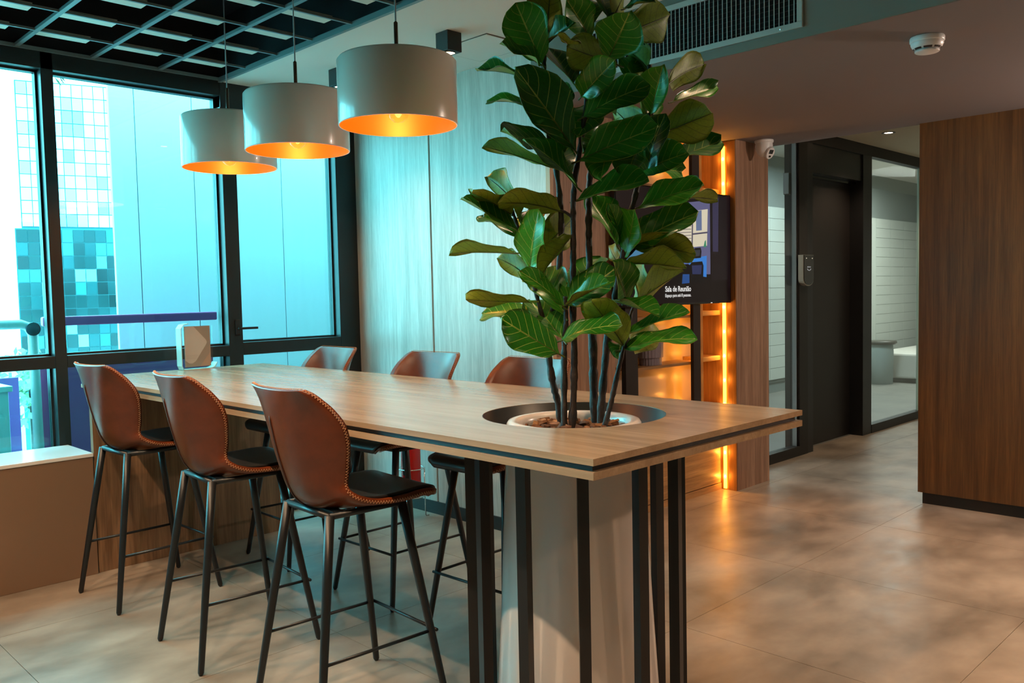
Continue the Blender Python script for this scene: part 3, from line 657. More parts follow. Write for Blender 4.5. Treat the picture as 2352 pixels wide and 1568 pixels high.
STEMS = [[[2.207, 1.994, 1.021, 0.013],[2.201, 2.001, 1.106, 0.0125],[2.187, 2.016, 1.197, 0.0119],[2.182, 2.023, 1.304, 0.0114],[2.194, 2.008, 1.454, 0.0108],[2.223, 2.006, 1.575, 0.0103],[2.23, 1.998, 1.755, 0.0097],[2.221, 2.009, 1.919, 0.0092],[2.191, 2.012, 2.021, 0.0086],[2.182, 2.022, 2.197, 0.0081],[2.183, 2.021, 2.3, 0.0075],[2.19, 2.013, 2.387, 0.007]],[[2.154, 1.934, 1.027, 0.012],[2.155, 1.932, 1.16, 0.0108],[2.157, 1.93, 1.308, 0.0095],[2.147, 1.911, 1.397, 0.0083],[2.146, 1.912, 1.484, 0.007]],[[2.171, 1.914, 1.023, 0.013],[2.176, 1.907, 1.16, 0.0122],[2.179, 1.904, 1.308, 0.0115],[2.178, 1.906, 1.454, 0.0107],[2.181, 1.902, 1.658, 0.01],[2.184, 1.899, 1.832, 0.0092],[2.191, 1.875, 1.973, 0.0085],[2.214, 1.865, 2.117, 0.0077],[2.236, 1.87, 2.221, 0.007]],[[2.302, 1.916, 1.017, 0.016],[2.298, 1.921, 1.147, 0.015],[2.297, 1.921, 1.3, 0.014],[2.294, 1.925, 1.451, 0.013],[2.292, 1.927, 1.662, 0.012],[2.294, 1.926, 1.797, 0.011],[2.299, 1.92, 1.923, 0.01],[2.303, 1.885, 2.088, 0.009],[2.325, 1.859, 2.277, 0.008],[2.354, 1.857, 2.441, 0.007]],[[2.264, 1.868, 1.019, 0.014],[2.273, 1.858, 1.184, 0.0132],[2.285, 1.845, 1.333, 0.0124],[2.302, 1.826, 1.466, 0.0117],[2.328, 1.81, 1.598, 0.0109],[2.349, 1.802, 1.716, 0.0101],[2.371, 1.777, 1.847, 0.0093],[2.412, 1.761, 2.009, 0.0086],[2.421, 1.75, 2.111, 0.0078],[2.434, 1.766, 2.262, 0.007]],[[2.224, 1.823, 1.026, 0.009],[2.242, 1.803, 1.117, 0.0084],[2.26, 1.782, 1.233, 0.0078],[2.292, 1.776, 1.327, 0.0072],[2.338, 1.784, 1.42, 0.0066],[2.37, 1.778, 1.464, 0.006]],[[2.185, 2.019, 1.334, 0.008],[2.152, 2.027, 1.426, 0.0075],[2.121, 2.032, 1.531, 0.007],[2.094, 2.032, 1.619, 0.0065],[2.077, 2.051, 1.701, 0.006],[2.061, 2.069, 1.782, 0.0055],[2.056, 2.075, 1.833, 0.005]],[[2.324, 1.86, 2.284, 0.006],[2.349, 1.832, 2.348, 0.0055],[2.385, 1.822, 2.425, 0.005]],[[2.328, 1.81, 1.598, 0.006],[2.351, 1.8, 1.62, 0.005],[2.375, 1.772, 1.656, 0.004]],[[2.181, 1.902, 1.745, 0.005],[2.166, 1.919, 1.763, 0.0045],[2.153, 1.935, 1.772, 0.004]],[[2.202, 2.03, 1.972, 0.005],[2.211, 2.019, 1.947, 0.0045],[2.223, 2.006, 1.912, 0.004]]]

# ================================================================= FIDDLE-LEAF FIG
fg = thing('fiddle_leaf_fig', 'tall artificial fiddle-leaf fig with broad dark green leaves', 'plant', (HX, HY, 1.0))
def smooth_pts(pts, n):
    """Catmull-Rom through (x,y,z,r)"""
    P_ = [Vector(p) for p in pts]; out = []
    for i in range(len(P_) - 1):
        p0, p1, p2, p3 = P_[max(i - 1, 0)], P_[i], P_[i + 1], P_[min(i + 2, len(P_) - 1)]
        for k in range(n):
            t = k / n
            out.append(.5 * ((2 * p1) + (p2 - p0) * t + (2 * p0 - 5 * p1 + 4 * p2 - p3) * t * t + (3 * p1 - p0 - 3 * p2 + p3) * t ** 3))
    out.append(P_[-1]); return out
random.seed(21)
for s in STEMS:
    q = smooth_pts([(*p,) for p in s], 9 if len(s) > 4 else 5)
    pts = [v.xyz for v in q]; rr = [max(.003, v.w * random.uniform(.86, 1.22)) for v in q]
    obj('stem' if len(s) > 4 else 'twig', MB().tube(pts, rr, n=9), M['stem'], fg)
def leaf_mesh(k, fold, bend, wave, twist):
    rnd = random.Random(100 + k); nu, nv = 16, 10; ph1, ph2 = rnd.uniform(0, 6), rnd.uniform(0, 6)
    def pt(u, v, off):
        s = math.sin(PI * min(1, max(0, u)) ** 1.28)
        hw = .5 * max(s, 0) ** (.56 if u < .58 else .44) * (.93 + .10 * math.cos(9 * u + ph1)) + .010
        if u < .12: hw *= .3 + .7 * u / .12
        hw = min(hw, .5)
        y = v * hw; a = abs(v)
        side = math.cos(2 * PI * 7 * (u - .55 * a * hw)) * .006 * a * (1 - a * .4)
        z = fold * a * hw + bend * (u * u) * -1 + bend * .55 * u + wave * a * a * math.sin(9 * u + (ph1 if v > 0 else ph2)) + side + twist * v * (u - .4) - .012 * math.exp(-(v / .12) ** 2)
        return (u, y, z + off)
    vs, fs, mi, uv = [], [], [], []
    for off in (0.0, -.006):
        for i in range(nu + 1):
            for j in range(nv + 1):
                u = i / nu; v = -1 + 2 * j / nv; vs.append(pt(u, v, off)); uv.append((u, j / nv))
    N = (nu + 1) * (nv + 1)
    for i in range(nu):
        for j in range(nv):
            a = i * (nv + 1) + j; q = (a, a + nv + 1, a + nv + 2, a + 1)
            fs.append(q); mi.append(0); fs.append(tuple(N + x for x in reversed(q))); mi.append(1)
    # rim
    for i in range(nu):
        for j0 in (0, nv):
            a = i * (nv + 1) + j0; b_ = a + nv + 1; f = (a, N + a, N + b_, b_); fs.append(f if j0 else tuple(reversed(f))); mi.append(1)
    for j in range(nv):
        a = nu * (nv + 1) + j; fs.append((a, N + a, N + a + 1, a + 1)); mi.append(1)
    # raised midrib underneath and a petiole
    me = bpy.data.meshes.new('leaf')
    base = len(vs); n_ = 6; rib = [(-.10, .016), (0, .014), (.25, .011), (.55, .008), (.9, .003)]
    for u, r in rib:
        c = pt(max(u, 0), 0, -.004); cz = c[2] if u >= 0 else c[2] + .01
        for q in range(n_): vs.append((u, r * math.cos(2 * PI * q / n_) * 1.5, cz + r * math.sin(2 * PI * q / n_))); uv.append((.5, .5))
    for i in range(len(rib) - 1):
        for q in range(n_): fs.append((base + i * n_ + q, base + i * n_ + (q + 1) % n_, base + (i + 1) * n_ + (q + 1) % n_, base + (i + 1) * n_ + q)); mi.append(1)
    me.from_pydata(vs, [], fs); me.materials.append(M['leaf_top']); me.materials.append(M['leaf_under'])
    me.polygons.foreach_set('material_index', mi); me.polygons.foreach_set('use_smooth', [True] * len(fs))
    ul = me.uv_layers.new(name='UVMap')
    for lp in me.loops: ul.data[lp.index].uv = uv[lp.vertex_index]
    me.update(); return me
LM = [leaf_mesh(0, .22, .10, .035, .05), leaf_mesh(1, .12, .22, .045, -.06), leaf_mesh(2, .32, .05, .03, .08), leaf_mesh(3, .16, .30, .05, -.03), leaf_mesh(4, .10, -.08, .04, .10), leaf_mesh(5, .26, .16, .055, -.10), leaf_mesh(6, .18, .12, .06, .0)]
base = Vector(fg.location)
for i, L in enumerate(LEAVES):
    B, A, N = Vector(L[0:3]), Vector(L[3:6]).normalized(), Vector(L[6:9]).normalized(); ln, wd = L[9] * 1.07, L[10] * 1.12
    Y = N.cross(A).normalized(); N = A.cross(Y).normalized()
    o = bpy.data.objects.new('leaf', LM[(i * 3 + i // 7) % 7]); C.objects.link(o); o.parent = fg
    p = B - base; zl = .2
    o.matrix_basis = Matrix(((A.x * ln, Y.x * wd, N.x * zl, p.x), (A.y * ln, Y.y * wd, N.y * zl, p.y), (A.z * ln, Y.z * wd, N.z * zl, p.z), (0, 0, 0, 1)))

# ================================================================= BAR STOOLS
KEY = [(.266, .746, .150, .0), (.276, .766, .182, .0), (.258, .786, .207, .002), (.20, .792, .222, .004), (.10, .783, .230, .010), (.0, .771, .226, .028), (-.08, .768, .211, .056), (-.14, .783, .194, .082), (-.180, .826, .185, .098), (-.206, .90, .200, .118), (-.226, .98, .224, .126), (-.240, 1.05, .232, .118), (-.251, 1.11, .226, .090), (-.258, 1.15, .214, .062), (-.263, 1.178, .200, .040), (-.265, 1.192, .182, .026)]
prof = smooth_pts(KEY, 4)
NV = 20
def sh_pt(i, v, off):
    p = prof[i]; a, b_ = prof[max(i - 1, 0)], prof[min(i + 1, len(prof) - 1)]
    t = Vector((b_.x - a.x, b_.y - a.y)).normalized(); nrm = Vector((t.y, -t.x))          # towards the sitter
    c = p.w * abs(v) ** 2.3 + off
    return (p.x + nrm.x * c, v * p.z, p.y + nrm.y * c)
def shell_mb(i0, i1, v1, off_in, off_out, mi=0):
    m_ = MB(); rows = range(i0, i1 + 1); cols = [-v1 + 2 * v1 * j / NV for j in range(NV + 1)]
    vin = [sh_pt(i, v, off_in) for i in rows for v in cols]; vout = [sh_pt(i, v, off_out) for i in rows for v in cols]
    nr = len(rows); w_ = NV + 1; K = len(vin); fs = []
    for i in range(nr - 1):
        for j in range(NV):
            a = i * w_ + j; fs += [(a, a + 1, a + w_ + 1, a + w_), (K + a + w_, K + a + w_ + 1, K + a + 1, K + a)]
    for i in range(nr - 1):
        a = i * w_; fs.append((a, a + w_, K + a + w_, K + a)); a += NV; fs.append((a + w_, a, K + a, K + a + w_))
    for j in range(NV):
        fs.append((j + 1, j, K + j, K + j + 1)); a = (nr - 1) * w_ + j; fs.append((a, a + 1, K + a + 1, K + a))
    return m_.add(vin + vout, fs, mi, True)
NI = len(prof) - 1
st = thing('bar_stool', '', 'stool', (0, 0, 0), 0, 'leather bar stools at the long table')
shl = obj('shell', shell_mb(0, NI, 1.0, 0, -.022), M['leather'], st)
obj('seat_pad', shell_mb(2, 27, .90, .010, .0005), M['leather_black'], st)
# zigzag thread along the rim
path = [sh_pt(i, -1.0, -.013) for i in range(2, NI + 1)] + [sh_pt(NI, v / 10, -.013) for v in range(-9, 10)] + [sh_pt(i, 1.0, -.013) for i in range(NI, 1, -1)]
nxt = [sh_pt(i, -1.0, -.022) for i in range(2, NI + 1)] + [sh_pt(NI, v / 10, -.022) for v in range(-9, 10)] + [sh_pt(i, 1.0, -.022) for i in range(NI, 1, -1)]
def resample(pts, step):
    pts = [Vector(p) for p in pts]; out = [pts[0]]; acc = 0
    for a, b_ in zip(pts[:-1], pts[1:]):
        L_ = (b_ - a).length; pos = step - acc
        while pos <= L_: out.append(a.lerp(b_, pos / L_)); pos += step
        acc = (acc + L_) % step
    return out
cen = Vector((.03, 0, .9)); zz = MB(); pq = resample(path, .0055)
for k in range(1, len(pq) - 1):
    p = pq[k]; t = (pq[k + 1] - pq[k - 1]).normalized()
    # rim normal (outwards, in the plane across the rim)
    ro = Vector((0, p.y, 0)); ro = ro + Vector((0, 0, max(0, p.z - 1.1) * 2.0)); ro = (ro - t * ro.dot(t)).normalized(); ac = t.cross(ro).normalized()
    s_ = .0055 if k % 2 else -.0055
    a = p + ro * .0035 + ac * s_ - t * .0027; b_ = p + ro * .0035 - ac * s_ + t * .0027; md = (a + b_) / 2 + ro * .0022
    zz.tube([a, md, b_], .0009, n=4, smooth=False)
obj('stitching', zz, M['stitch'], st)
for sgn in (1,):
    sp_ = [Vector(sh_pt(i, sgn * .12, -.0232)) for i in range(27, 48)]
    obj('seam', MB().tube(sp_, [.0015] + [.0035] * (len(sp_) - 2) + [.0015], n=6), M['seam'], st)
for sx, sy in ((-1, 1), (-1, -1), (1, 1), (1, -1)):
    tp = Vector((-.150 if sx < 0 else .145, sy * .150, .752)); bt_ = Vector((sx * .262, sy * .238, 0))
    dr = (bt_ - tp); pts = [tp + dr * f for f in (0, .3, .6, .9, .985, 1.0)]; 
    obj('leg', MB().tube(pts, [.0175, .0165, .0150, .0130, .0125, .007], n=12), M['leg'], st)
fr_ = MB()
for a, b_ in (((-.150, .15), (-.150, -.15)), ((.145, .15), (.145, -.15)), ((-.150, .15), (.145, .15)), ((-.150, -.15), (.145, -.15))): fr_.tube([(*a, .748), (*b_, .748)], .0115, n=10)
for x in (-.11, .10): fr_.box((x - .02, -.14, .745), (x + .02, .14, .760))
obj('top_frame', fr_, M['leg'], st)
fr_ = MB(); f = 1 - .265 / .752
def lg(sx, sy): 
    tp = Vector((-.150 if sx < 0 else .145, sy * .150, .752)); bt_ = Vector((sx * .262, sy * .238, 0)); return tp + (bt_ - tp) * f
for sy in (-1, 1): fr_.tube([lg(-1, sy), lg(1, sy)], .0065, n=8)
a, b_ = lg(1, 1), lg(1, -1); e_ = Vector((.018, 0, 0)); fr_.tube([a + e_ + Vector((0, .012, 0)), b_ + e_ - Vector((0, .012, 0))], .0065, n=8); fr_.tube([a, a + e_], .0065, n=8); fr_.tube([b_, b_ + e_], .0065, n=8)
obj('footrest', fr_, M['leg'], st)
rad = math.radians
spots = [((1.74, 2.645, 0), rad(-3), 'brown leather bar stool, front row, nearest the viewer'),
 ((1.727, 3.49, 0), rad(-4), 'brown leather bar stool, middle of the front row'),
 ((1.728, 4.45, 0), rad(2), 'brown leather bar stool, front row, beside the window bench'),
 ((2.63, 2.73, 0), PI + rad(2), 'brown leather bar stool behind the table, closest to the fig plant'),
 ((2.64, 3.495, 0), PI + rad(1), 'brown leather bar stool behind the table, middle of the back row'),
 ((2.63, 4.40, 0), PI - rad(1), 'brown leather bar stool behind the table, next to the window corner')]
st.location = spots[0][0]; st.rotation_euler = (0, 0, spots[0][1]); st['label'] = spots[0][2]
for lc, rz, lb in spots[1:]: dup(st, lc, rz, lb)

# ================================================================= PENDANT LAMPS
pd = thing('pendant_lamp', '', 'lamp', (0, 0, 0), 0, 'drum pendants over the table')
R_ = .2455
obj('lamp_shade', MB().lathe([(0, .268), (.0, .270), (.225, .270), (.238, .267), (R_, .258), (R_, .004), (R_ - .001, 0), (R_ - .005, 0), (R_ - .005, .003)], n=96), M['shade'], pd)
obj('lining', MB().lathe([(R_ - .0052, .0005), (R_ - .0055, .262), (.0, .262)], n=96), M['gold'], pd)
obj('bulb_glass', MB().lathe([(0, .012), (.018, .016), (.036, .030), (.047, .055), (.046, .078), (.034, .105), (.020, .125), (.018, .16)], n=32), tint_glass('amber_bulb_glass', (1.0, .86, .62)), pd)
obj('filament', MB().lathe([(0, .066), (.010, .068), (.016, .080), (.012, .094), (0, .096)], n=16), M['bulb'], pd)
obj('socket', MB().lathe([(.019, .13), (.022, .135), (.022, .19), (.012, .20), (.012, .262)], n=24), M['black'], pd)
obj('rod', MB().lathe([(.0085, .266), (.0085, .42), (.004, .425), (0, .425)], n=16), mat('bronze_rod', hexc('6e5546'), .25, .7), pd)
obj('cord', MB().tube([(0, 0, .42), (0, 0, 1.10)], .0035, n=8), mat('grey_cord', hexc('8f9699'), .5), pd)
for i, (y, lb) in enumerate(((2.874, 'white drum pendant lamp nearest the fig plant, rightmost of the three'), (3.664, 'white drum pendant lamp in the middle of the three over the table'), (4.356, 'white drum pendant lamp closest to the window, leftmost of the three'))):
    if i == 0: pd.location = (2.21, y, 2.198); pd['label'] = lb
    else: dup(pd, (2.21, y, 2.198), 0, lb)
    lamp('pendant_bulb', 'POINT', (2.21, y, 2.240), 6.0, (1.0, .45, .12), .02)

# ================================================================= CEILING SPOTS, DETECTOR, CAMERA, VENT
cs = thing('cube_spotlight', '', 'spotlight', (0, 0, 0), 0, 'black cube spotlights on the white ceiling strip')
obj('cube_body', MB().box((-.05, -.05, -.105), (.05, .05, 0), bev=.003), M['black_matt'], cs)
obj('trim_ring', MB().lathe([(.040, -.106), (.040, -.108), (.033, -.109), (.033, -.104)], n=32), M['black_gloss'], cs)
obj('lens', MB().lathe([(0, -.1075), (.020, -.1075), (.033, -.1055)], n=32), M['spot_on'], cs)
cs.location = (3.111, 3.583, 2.91); cs['label'] = 'black cube spotlight on the white ceiling beside the square hatch'
dup(cs, (3.087, 4.597, 2.91), 0, 'black cube spotlight half hidden behind the nearest pendant shade')
dl = thing('downlight', 'small recessed downlight glowing in the cream corridor ceiling', 'downlight', (8.03, 3.18, 2.88))
obj('bezel', MB().lathe([(.035, -.002), (.055, -.004), (.06, -.001), (.06, .0)], (8.03, 3.18, 2.88), n=32), M['black'], dl)
obj('lens', MB().lathe([(0, -.001), (.036, -.001)], (8.03, 3.18, 2.88), n=32), M['spot_on'], dl)

sd = thing('smoke_detector', 'round white smoke detector on the low ceiling', 'detector', (3.973, 1.409, 2.57))
c0 = (3.973, 1.409, 2.57)
obj('mount_base', MB().lathe([(0, 0), (.068, 0), (.070, -.004), (.070, -.020), (.067, -.024), (0, -.024)], c0, n=40), M['white_pl'], sd)
obj('housing', MB().lathe([(.066, -.024), (.066, -.032), (.058, -.048), (.051, -.054), (0, -.054)], c0, n=40), M['white_pl'], sd)
vg = MB()
for k in range(8):
    a0 = 2 * PI * k / 8 + .08; a1 = a0 + .62; q = [(r * math.cos(a) + c0[0], r * math.sin(a) + c0[1], z + c0[2]) for r, z in ((.0585, -.0485), (.0525, -.0555)) for a in (a0, (a0 + a1) / 2, a1)]
    vg.add(q, [(0, 1, 4, 3), (1, 2, 5, 4)])
obj('sensor_slots', vg, M['black'], sd)
obj('sensor_cap', MB().lathe([(0, -.066), (.046, -.066), (.050, -.063), (.050, -.058), (0, -.054)], c0, n=40), M['white_pl'], sd)

cx_, cy_, cz_ = 5.783, 3.185, 2.57
cm = thing('security_camera', 'white dome security camera under the low ceiling by the oak column', 'camera', (cx_, cy_, cz_))
obj('ceiling_base', MB().lathe([(0, 0), (.066, 0), (.068, -.006), (.066, -.018), (.060, -.022), (0, -.022)], (cx_, cy_, cz_), n=36), M['white_pl'], cm)
obj('ball_housing', MB().lathe([(.060, -.020), (.062, -.045), (.058, -.075), (.046, -.100), (.026, -.116), (0, -.121)], (cx_, cy_, cz_), n=36), M['white_pl'], cm)
fd = Vector((-.20, -.86, -.46)).normalized(); fx_ = fd.cross(Vector((0, 0, 1))).normalized(); fu = fx_.cross(fd).normalized(); fc_ = Vector((cx_ + .006, cy_, cz_ - .072)) + fd * .052
def disc(c, rx, ry, n=24, d0=0.0, d1=.012):
    b_ = MB(); ring = [(math.cos(2 * PI * k / n) * rx, math.sin(2 * PI * k / n) * ry) for k in range(n)]
    vs = [c + fd * d0 + fx_ * a + fu * b2 for a, b2 in ring] + [c + fd * d1 + fx_ * a * .92 + fu * b2 * .92 for a, b2 in ring]
    return b_.add(vs, [tuple(range(n, 2 * n)), tuple(reversed(range(n)))] + [(k, (k + 1) % n, n + (k + 1) % n, n + k) for k in range(n)])
obj('face_plate', disc(fc_, .040, .046), M['white_pl'], cm)
def fq(u0, u1, v0, v1):
    return MB().add([fc_ + fd * d_ + fx_ * u + fu * v for d_ in (.011, .016) for u, v in ((u0, v0), (u1, v0), (u1, v1), (u0, v1))], BF)
obj('lens', fq(-.018, .018, -.004, .026), M['black_gloss'], cm)
obj('infrared_window', fq(-.010, .008, -.030, -.016), M['black_gloss'], cm)

vn = thing('air_vent', 'long grey slatted air grille in the ceiling drop behind the plant', 'vent', (3.56, 2.4, 2.6))
VY0, VY1, VZ0, VZ1, VX = 1.772, 3.05, 2.614, 2.872, 3.56
fm = MB()
for a, b_ in (((VY0, VZ0), (VY1, VZ0 + .026)), ((VY0, VZ1 - .026), (VY1, VZ1)), ((VY0, VZ0 + .026), (VY0 + .026, VZ1 - .026)), ((VY1 - .026, VZ0 + .026), (VY1, VZ1 - .026))): fm.box((VX - .012, a[0], a[1]), (VX, b_[0], b_[1]), bev=.002)
obj('vent_frame', fm, mat('grey_grille_metal', hexc('a9b2ae'), .35, .2), vn)
obj('duct_back', MB().box((VX - .0012, VY0 + .02, VZ0 + .02), (VX - .0004, VY1 - .02, VZ1 - .02)), M['plenum'], vn)
fin = MB()
for k in range(9): fin.box((VX - .003, VY0 + .03, VZ0 + .04 + .022 * k), (VX - .0015, VY1 - .03, VZ0 + .0415 + .022 * k))
obj('rear_fins', fin, mat('dark_fin_metal', (.03, .034, .034), .5), vn)
sl = None; ms = mat('grey_slat_metal', hexc('b4bcb8'), .4, .2)
for k in range(51):
    y = VY0 + .040 + .0235 * k
    if y > VY1 - .03: break
    if sl is None: sl = obj('slat', MB().box((VX - .0075, y - .0016, VZ0 + .026), (VX - .0040, y + .0016, VZ1 - .026)), ms, vn); y0_ = y
    else: share(sl, 'slat', vn, (0, y - y0_, 0))
obj('screw', MB().lathe([(0, -.0015), (.006, -.001), (.007, 0)], (VX - .012, 1.872, VZ0 + .013), axis='X', n=16), M['steel'], vn)

# ================================================================= SHELF UNIT, SCREEN
su = thing('display_shelf', 'oak wall shelf unit with amber strip lighting behind the screen', 'shelf', (4.93, 3.5, 0))
obj('cabinet_body', MB().box((4.30, 3.445, .05), (5.565, 3.655, .62)), M['wood_cab'], su)
obj('plinth', MB().box((4.30, 3.425, 0), (5.565, 3.655, .048)), M['wood_cab'], su)
for a, b_ in ((4.303, 4.93), (4.936, 5.545)): obj('cabinet_door', MB().box((a, 3.42, .055), (b_, 3.443, .60), bev=.002), M['wood_cab'], su)
obj('cabinet_top', MB().box((4.30, 3.415, .622), (5.565, 3.655, .645)), M['wood_cab'], su)
obj('back_panel', MB().box((4.50, 3.60, .645), (5.570, 3.62, 2.55)), M['back_panel'], su)
obj('side_panel', MB().box((4.29, 3.56, .645), (4.375, 3.60, 2.55)), mat('dark_grey_panel', hexc('5a5c5c'), .5), su)
for a, b_ in ((4.372, 4.500), (5.147, 5.236)): obj('upright', MB().box((a, 3.385, .645), (b_, 3.42 if a < 5 else 3.41, 2.55)), M['black_matt'], su)
obj('divider', MB().box((5.268, 3.425, .645), (5.33, 3.443, 2.55)), M['wood_shelf'], su)
obj('side_lining', MB().box((5.572, 3.302, .0), (5.579, 3.655, 2.565)), M['wood_shelf'], su)
for z in (.985, 1.318, 2.20): obj('shelf_board', MB().box((4.50, 3.42, z - .020), (5.25, 3.60, z)), M['wood_cab'], su)
for z in (1.003, 1.336, 2.222): obj('short_shelf', MB().box((5.33, 3.432, z - .034), (5.570, 3.60, z)), M['wood_cab'], su)
obj('short_shelf', MB().box((4.29, 3.43, .955), (4.372, 3.56, .985)), M['wood_cab'], su)
obj('top_board', MB().box((4.29, 3.40, 2.535), (5.570, 3.655, 2.565)), M['wood_cab'], su)
obj('led_strip', MB().box((5.561, 3.381, .01), (5.568, 3.405, 2.53)), M['led'], su)
obj('led_strip', MB().box((5.252, 3.452, .66), (5.260, 3.460, 2.53)), M['led'], su)
gpx = thing('ribbed_pot', 'grey ribbed pot with stepped base on the lit shelf', 'pot', (4.80, 3.50, .985))
prf = []
def rib_ring(r, z, n=96): return [((r + .0025 * (1 if (k // 2) % 2 else 0)) * math.cos(2 * PI * k / n) + 4.80, (r + .0025 * (1 if (k // 2) % 2 else 0)) * math.sin(2 * PI * k / n) * .72 + 3.505, z) for k in range(n)]
def ringmb(levels, n=96):
    vs = []; 
    for r, z in levels: vs += rib_ring(r, z)
    m_ = len(levels); return MB().add(vs, [(i * n + k, i * n + (k + 1) % n, (i + 1) * n + (k + 1) % n, (i + 1) * n + k) for i in range(m_ - 1) for k in range(n)] + [tuple(reversed(range(n)))])
obj('pot_base', ringmb([(.092, .986), (.092, 1.035), (.080, 1.036)]), M['grey_pot'], gpx)
obj('pot_body', ringmb([(.105, 1.0365), (.108, 1.16), (.100, 1.16), (.098, 1.06), (.001, 1.06)]), M['grey_pot'], gpx)

tv = thing('wall_screen', 'large flat screen showing a meeting room picture and white text', 'screen', (4.9, 3.35, 1.39))
TVY = 3.335
obj('screen_body', MB().box((4.225, TVY + .004, 1.392), (5.572, 3.378, 2.172), bev=.004), M['black_gloss'], tv)
pic = MB(); pm = []
def pq_(pts, col, s, lift):
    pm.append(emi('picture_%d' % len(pm), sr(col), s)); pic.add([(x, TVY + .0035 - lift * .0003, z) for x, z in pts], [tuple(range(len(pts)))], len(pm) - 1)
pq_([(4.235, 1.405), (5.562, 1.405), (5.562, 2.162), (4.235, 2.162)], (.09, .06, .07), .6, 0)
pq_([(5.309, 1.56), (5.562, 1.56), (5.562, 2.16), (5.309, 2.14)], (.13, .10, .12), .6, 1)
pq_([(5.33, 1.76), (5.40, 1.76), (5.41, 2.145), (5.33, 2.14)], (.27, .25, .37), .6, 2)
pq_([(5.53, 1.50), (5.562, 1.50), (5.562, 2.16), (5.53, 2.16)], (.12, .08, .10), .6, 2)
pq_([(4.744, 1.60), (5.297, 1.60), (5.297, 2.12), (4.744, 2.06)], (.40, .40, .55), .8, 1)
pq_([(4.28, 1.63), (4.52, 1.66), (4.515, 1.83), (4.275, 1.80)], (.30, .52, .66), .8, 1)
pq_([(4.859, 1.77), (5.255, 1.80), (5.268, 2.057), (4.859, 2.005)], (.86, .82, .72), .9, 2)
for k in range(11):
    z = 1.79 + .021 * k; pq_([(4.865, z), (5.06, z + .012), (5.06, z + .017), (4.865, z + .005)], (.52, .48, .48), .8, 3)
pq_([(5.06, 1.785), (5.075, 1.786), (5.085, 2.035), (5.07, 2.033)], (.34, .32, .40), .7, 4)
pq_([(5.075, 1.87), (5.262, 1.888), (5.262, 1.899), (5.075, 1.881)], (.36, .34, .42), .7, 4)
pq_([(5.12, 1.90), (5.19, 1.906), (5.19, 2.045), (5.12, 2.035)], (.42, .48, .62), .8, 3)
for q in ((4.84, 1.83), (4.88, 1.86), (4.87, 1.90), (4.91, 1.84)): pq_([(q[0] - .016, q[1]), (q[0], q[1] - .03), (q[0] + .02, q[1]), (q[0], q[1] + .035)], (.25, .52, .50), .7, 4)
pq_([(5.21, 1.79), (5.245, 1.79), (5.24, 1.84), (5.225, 1.83)], (.25, .6, .45), .7, 4)
pq_([(4.99, 1.60), (5.245, 1.58), (5.25, 1.73), (4.99, 1.70)], (.22, .50, .82), .9, 3)
pq_([(4.753, 1.613), (5.06, 1.635), (5.01, 1.70), (4.753, 1.68)], (.36, .45, .72), .8, 4)
pq_([(4.80, 1.526), (5.23, 1.55), (5.02, 1.67), (4.80, 1.66)], (.04, .04, .06), .6, 5)
pq_([(4.94, 1.535), (5.03, 1.54), (5.03, 1.60), (4.95, 1.60)], (.14, .32, .58), .8, 6)
pq_([(5.082, 1.707), (5.175, 1.714), (5.183, 1.76), (5.172, 1.786), (5.10, 1.780), (5.082, 1.76)], (.09, .09, .11), .6, 6)
pq_([(5.098, 1.722), (5.160, 1.728), (5.165, 1.770), (5.104, 1.766)], (.24, .26, .30), .6, 7)
pq_([(5.048, 1.56), (5.20, 1.56), (5.207, 1.66), (5.19, 1.69), (5.06, 1.682), (5.03, 1.66)], (.05, .05, .07), .6, 6)
pq_([(5.066, 1.60), (5.175, 1.60), (5.185, 1.665), (5.062, 1.66)], (.20, .24, .42), .6, 7)
obj('picture', pic, pm, tv)
obj('status_light', MB().box((5.30, TVY - .001, 1.396), (5.312, TVY + .003, 1.3995)), emi('white_status_light', (1, 1, 1), 1.5), tv)
TXT = emi('white_screen_text', (1, .98, .95), .9)
def text(s, x0, x1, z0, h, y, m_, parent, name):
    cu = bpy.data.curves.new('t', 'FONT'); cu.body = s; cu.size = 1; cu.resolution_u = 3; cu.offset = .012
    to = bpy.data.objects.new('t', cu); C.objects.link(to); bpy.context.view_layer.update()
    me = bpy.data.meshes.new_from_object(to.evaluated_get(bpy.context.evaluated_depsgraph_get())); bpy.data.objects.remove(to)
    xs_ = [v.co.x for v in me.vertices]; a, b_ = min(xs_), max(xs_); k = (x1 - x0) / (b_ - a)
    mb_ = MB().add([(x0 + (v.co.x - a) * k, y, z0 + v.co.y * h) for v in me.vertices], [tuple(p.vertices) for p in me.polygons]); bpy.data.meshes.remove(me)
    return obj(name, mb_, m_, parent)
text('Sala de Reunião', 4.744, 5.047, 1.484, .052, TVY + .0005, TXT, tv, 'title_text')
text('Espaço para até 8 pessoas.', 4.744, 5.047, 1.448, .030, TVY + .0005, TXT, tv, 'subtitle_text')

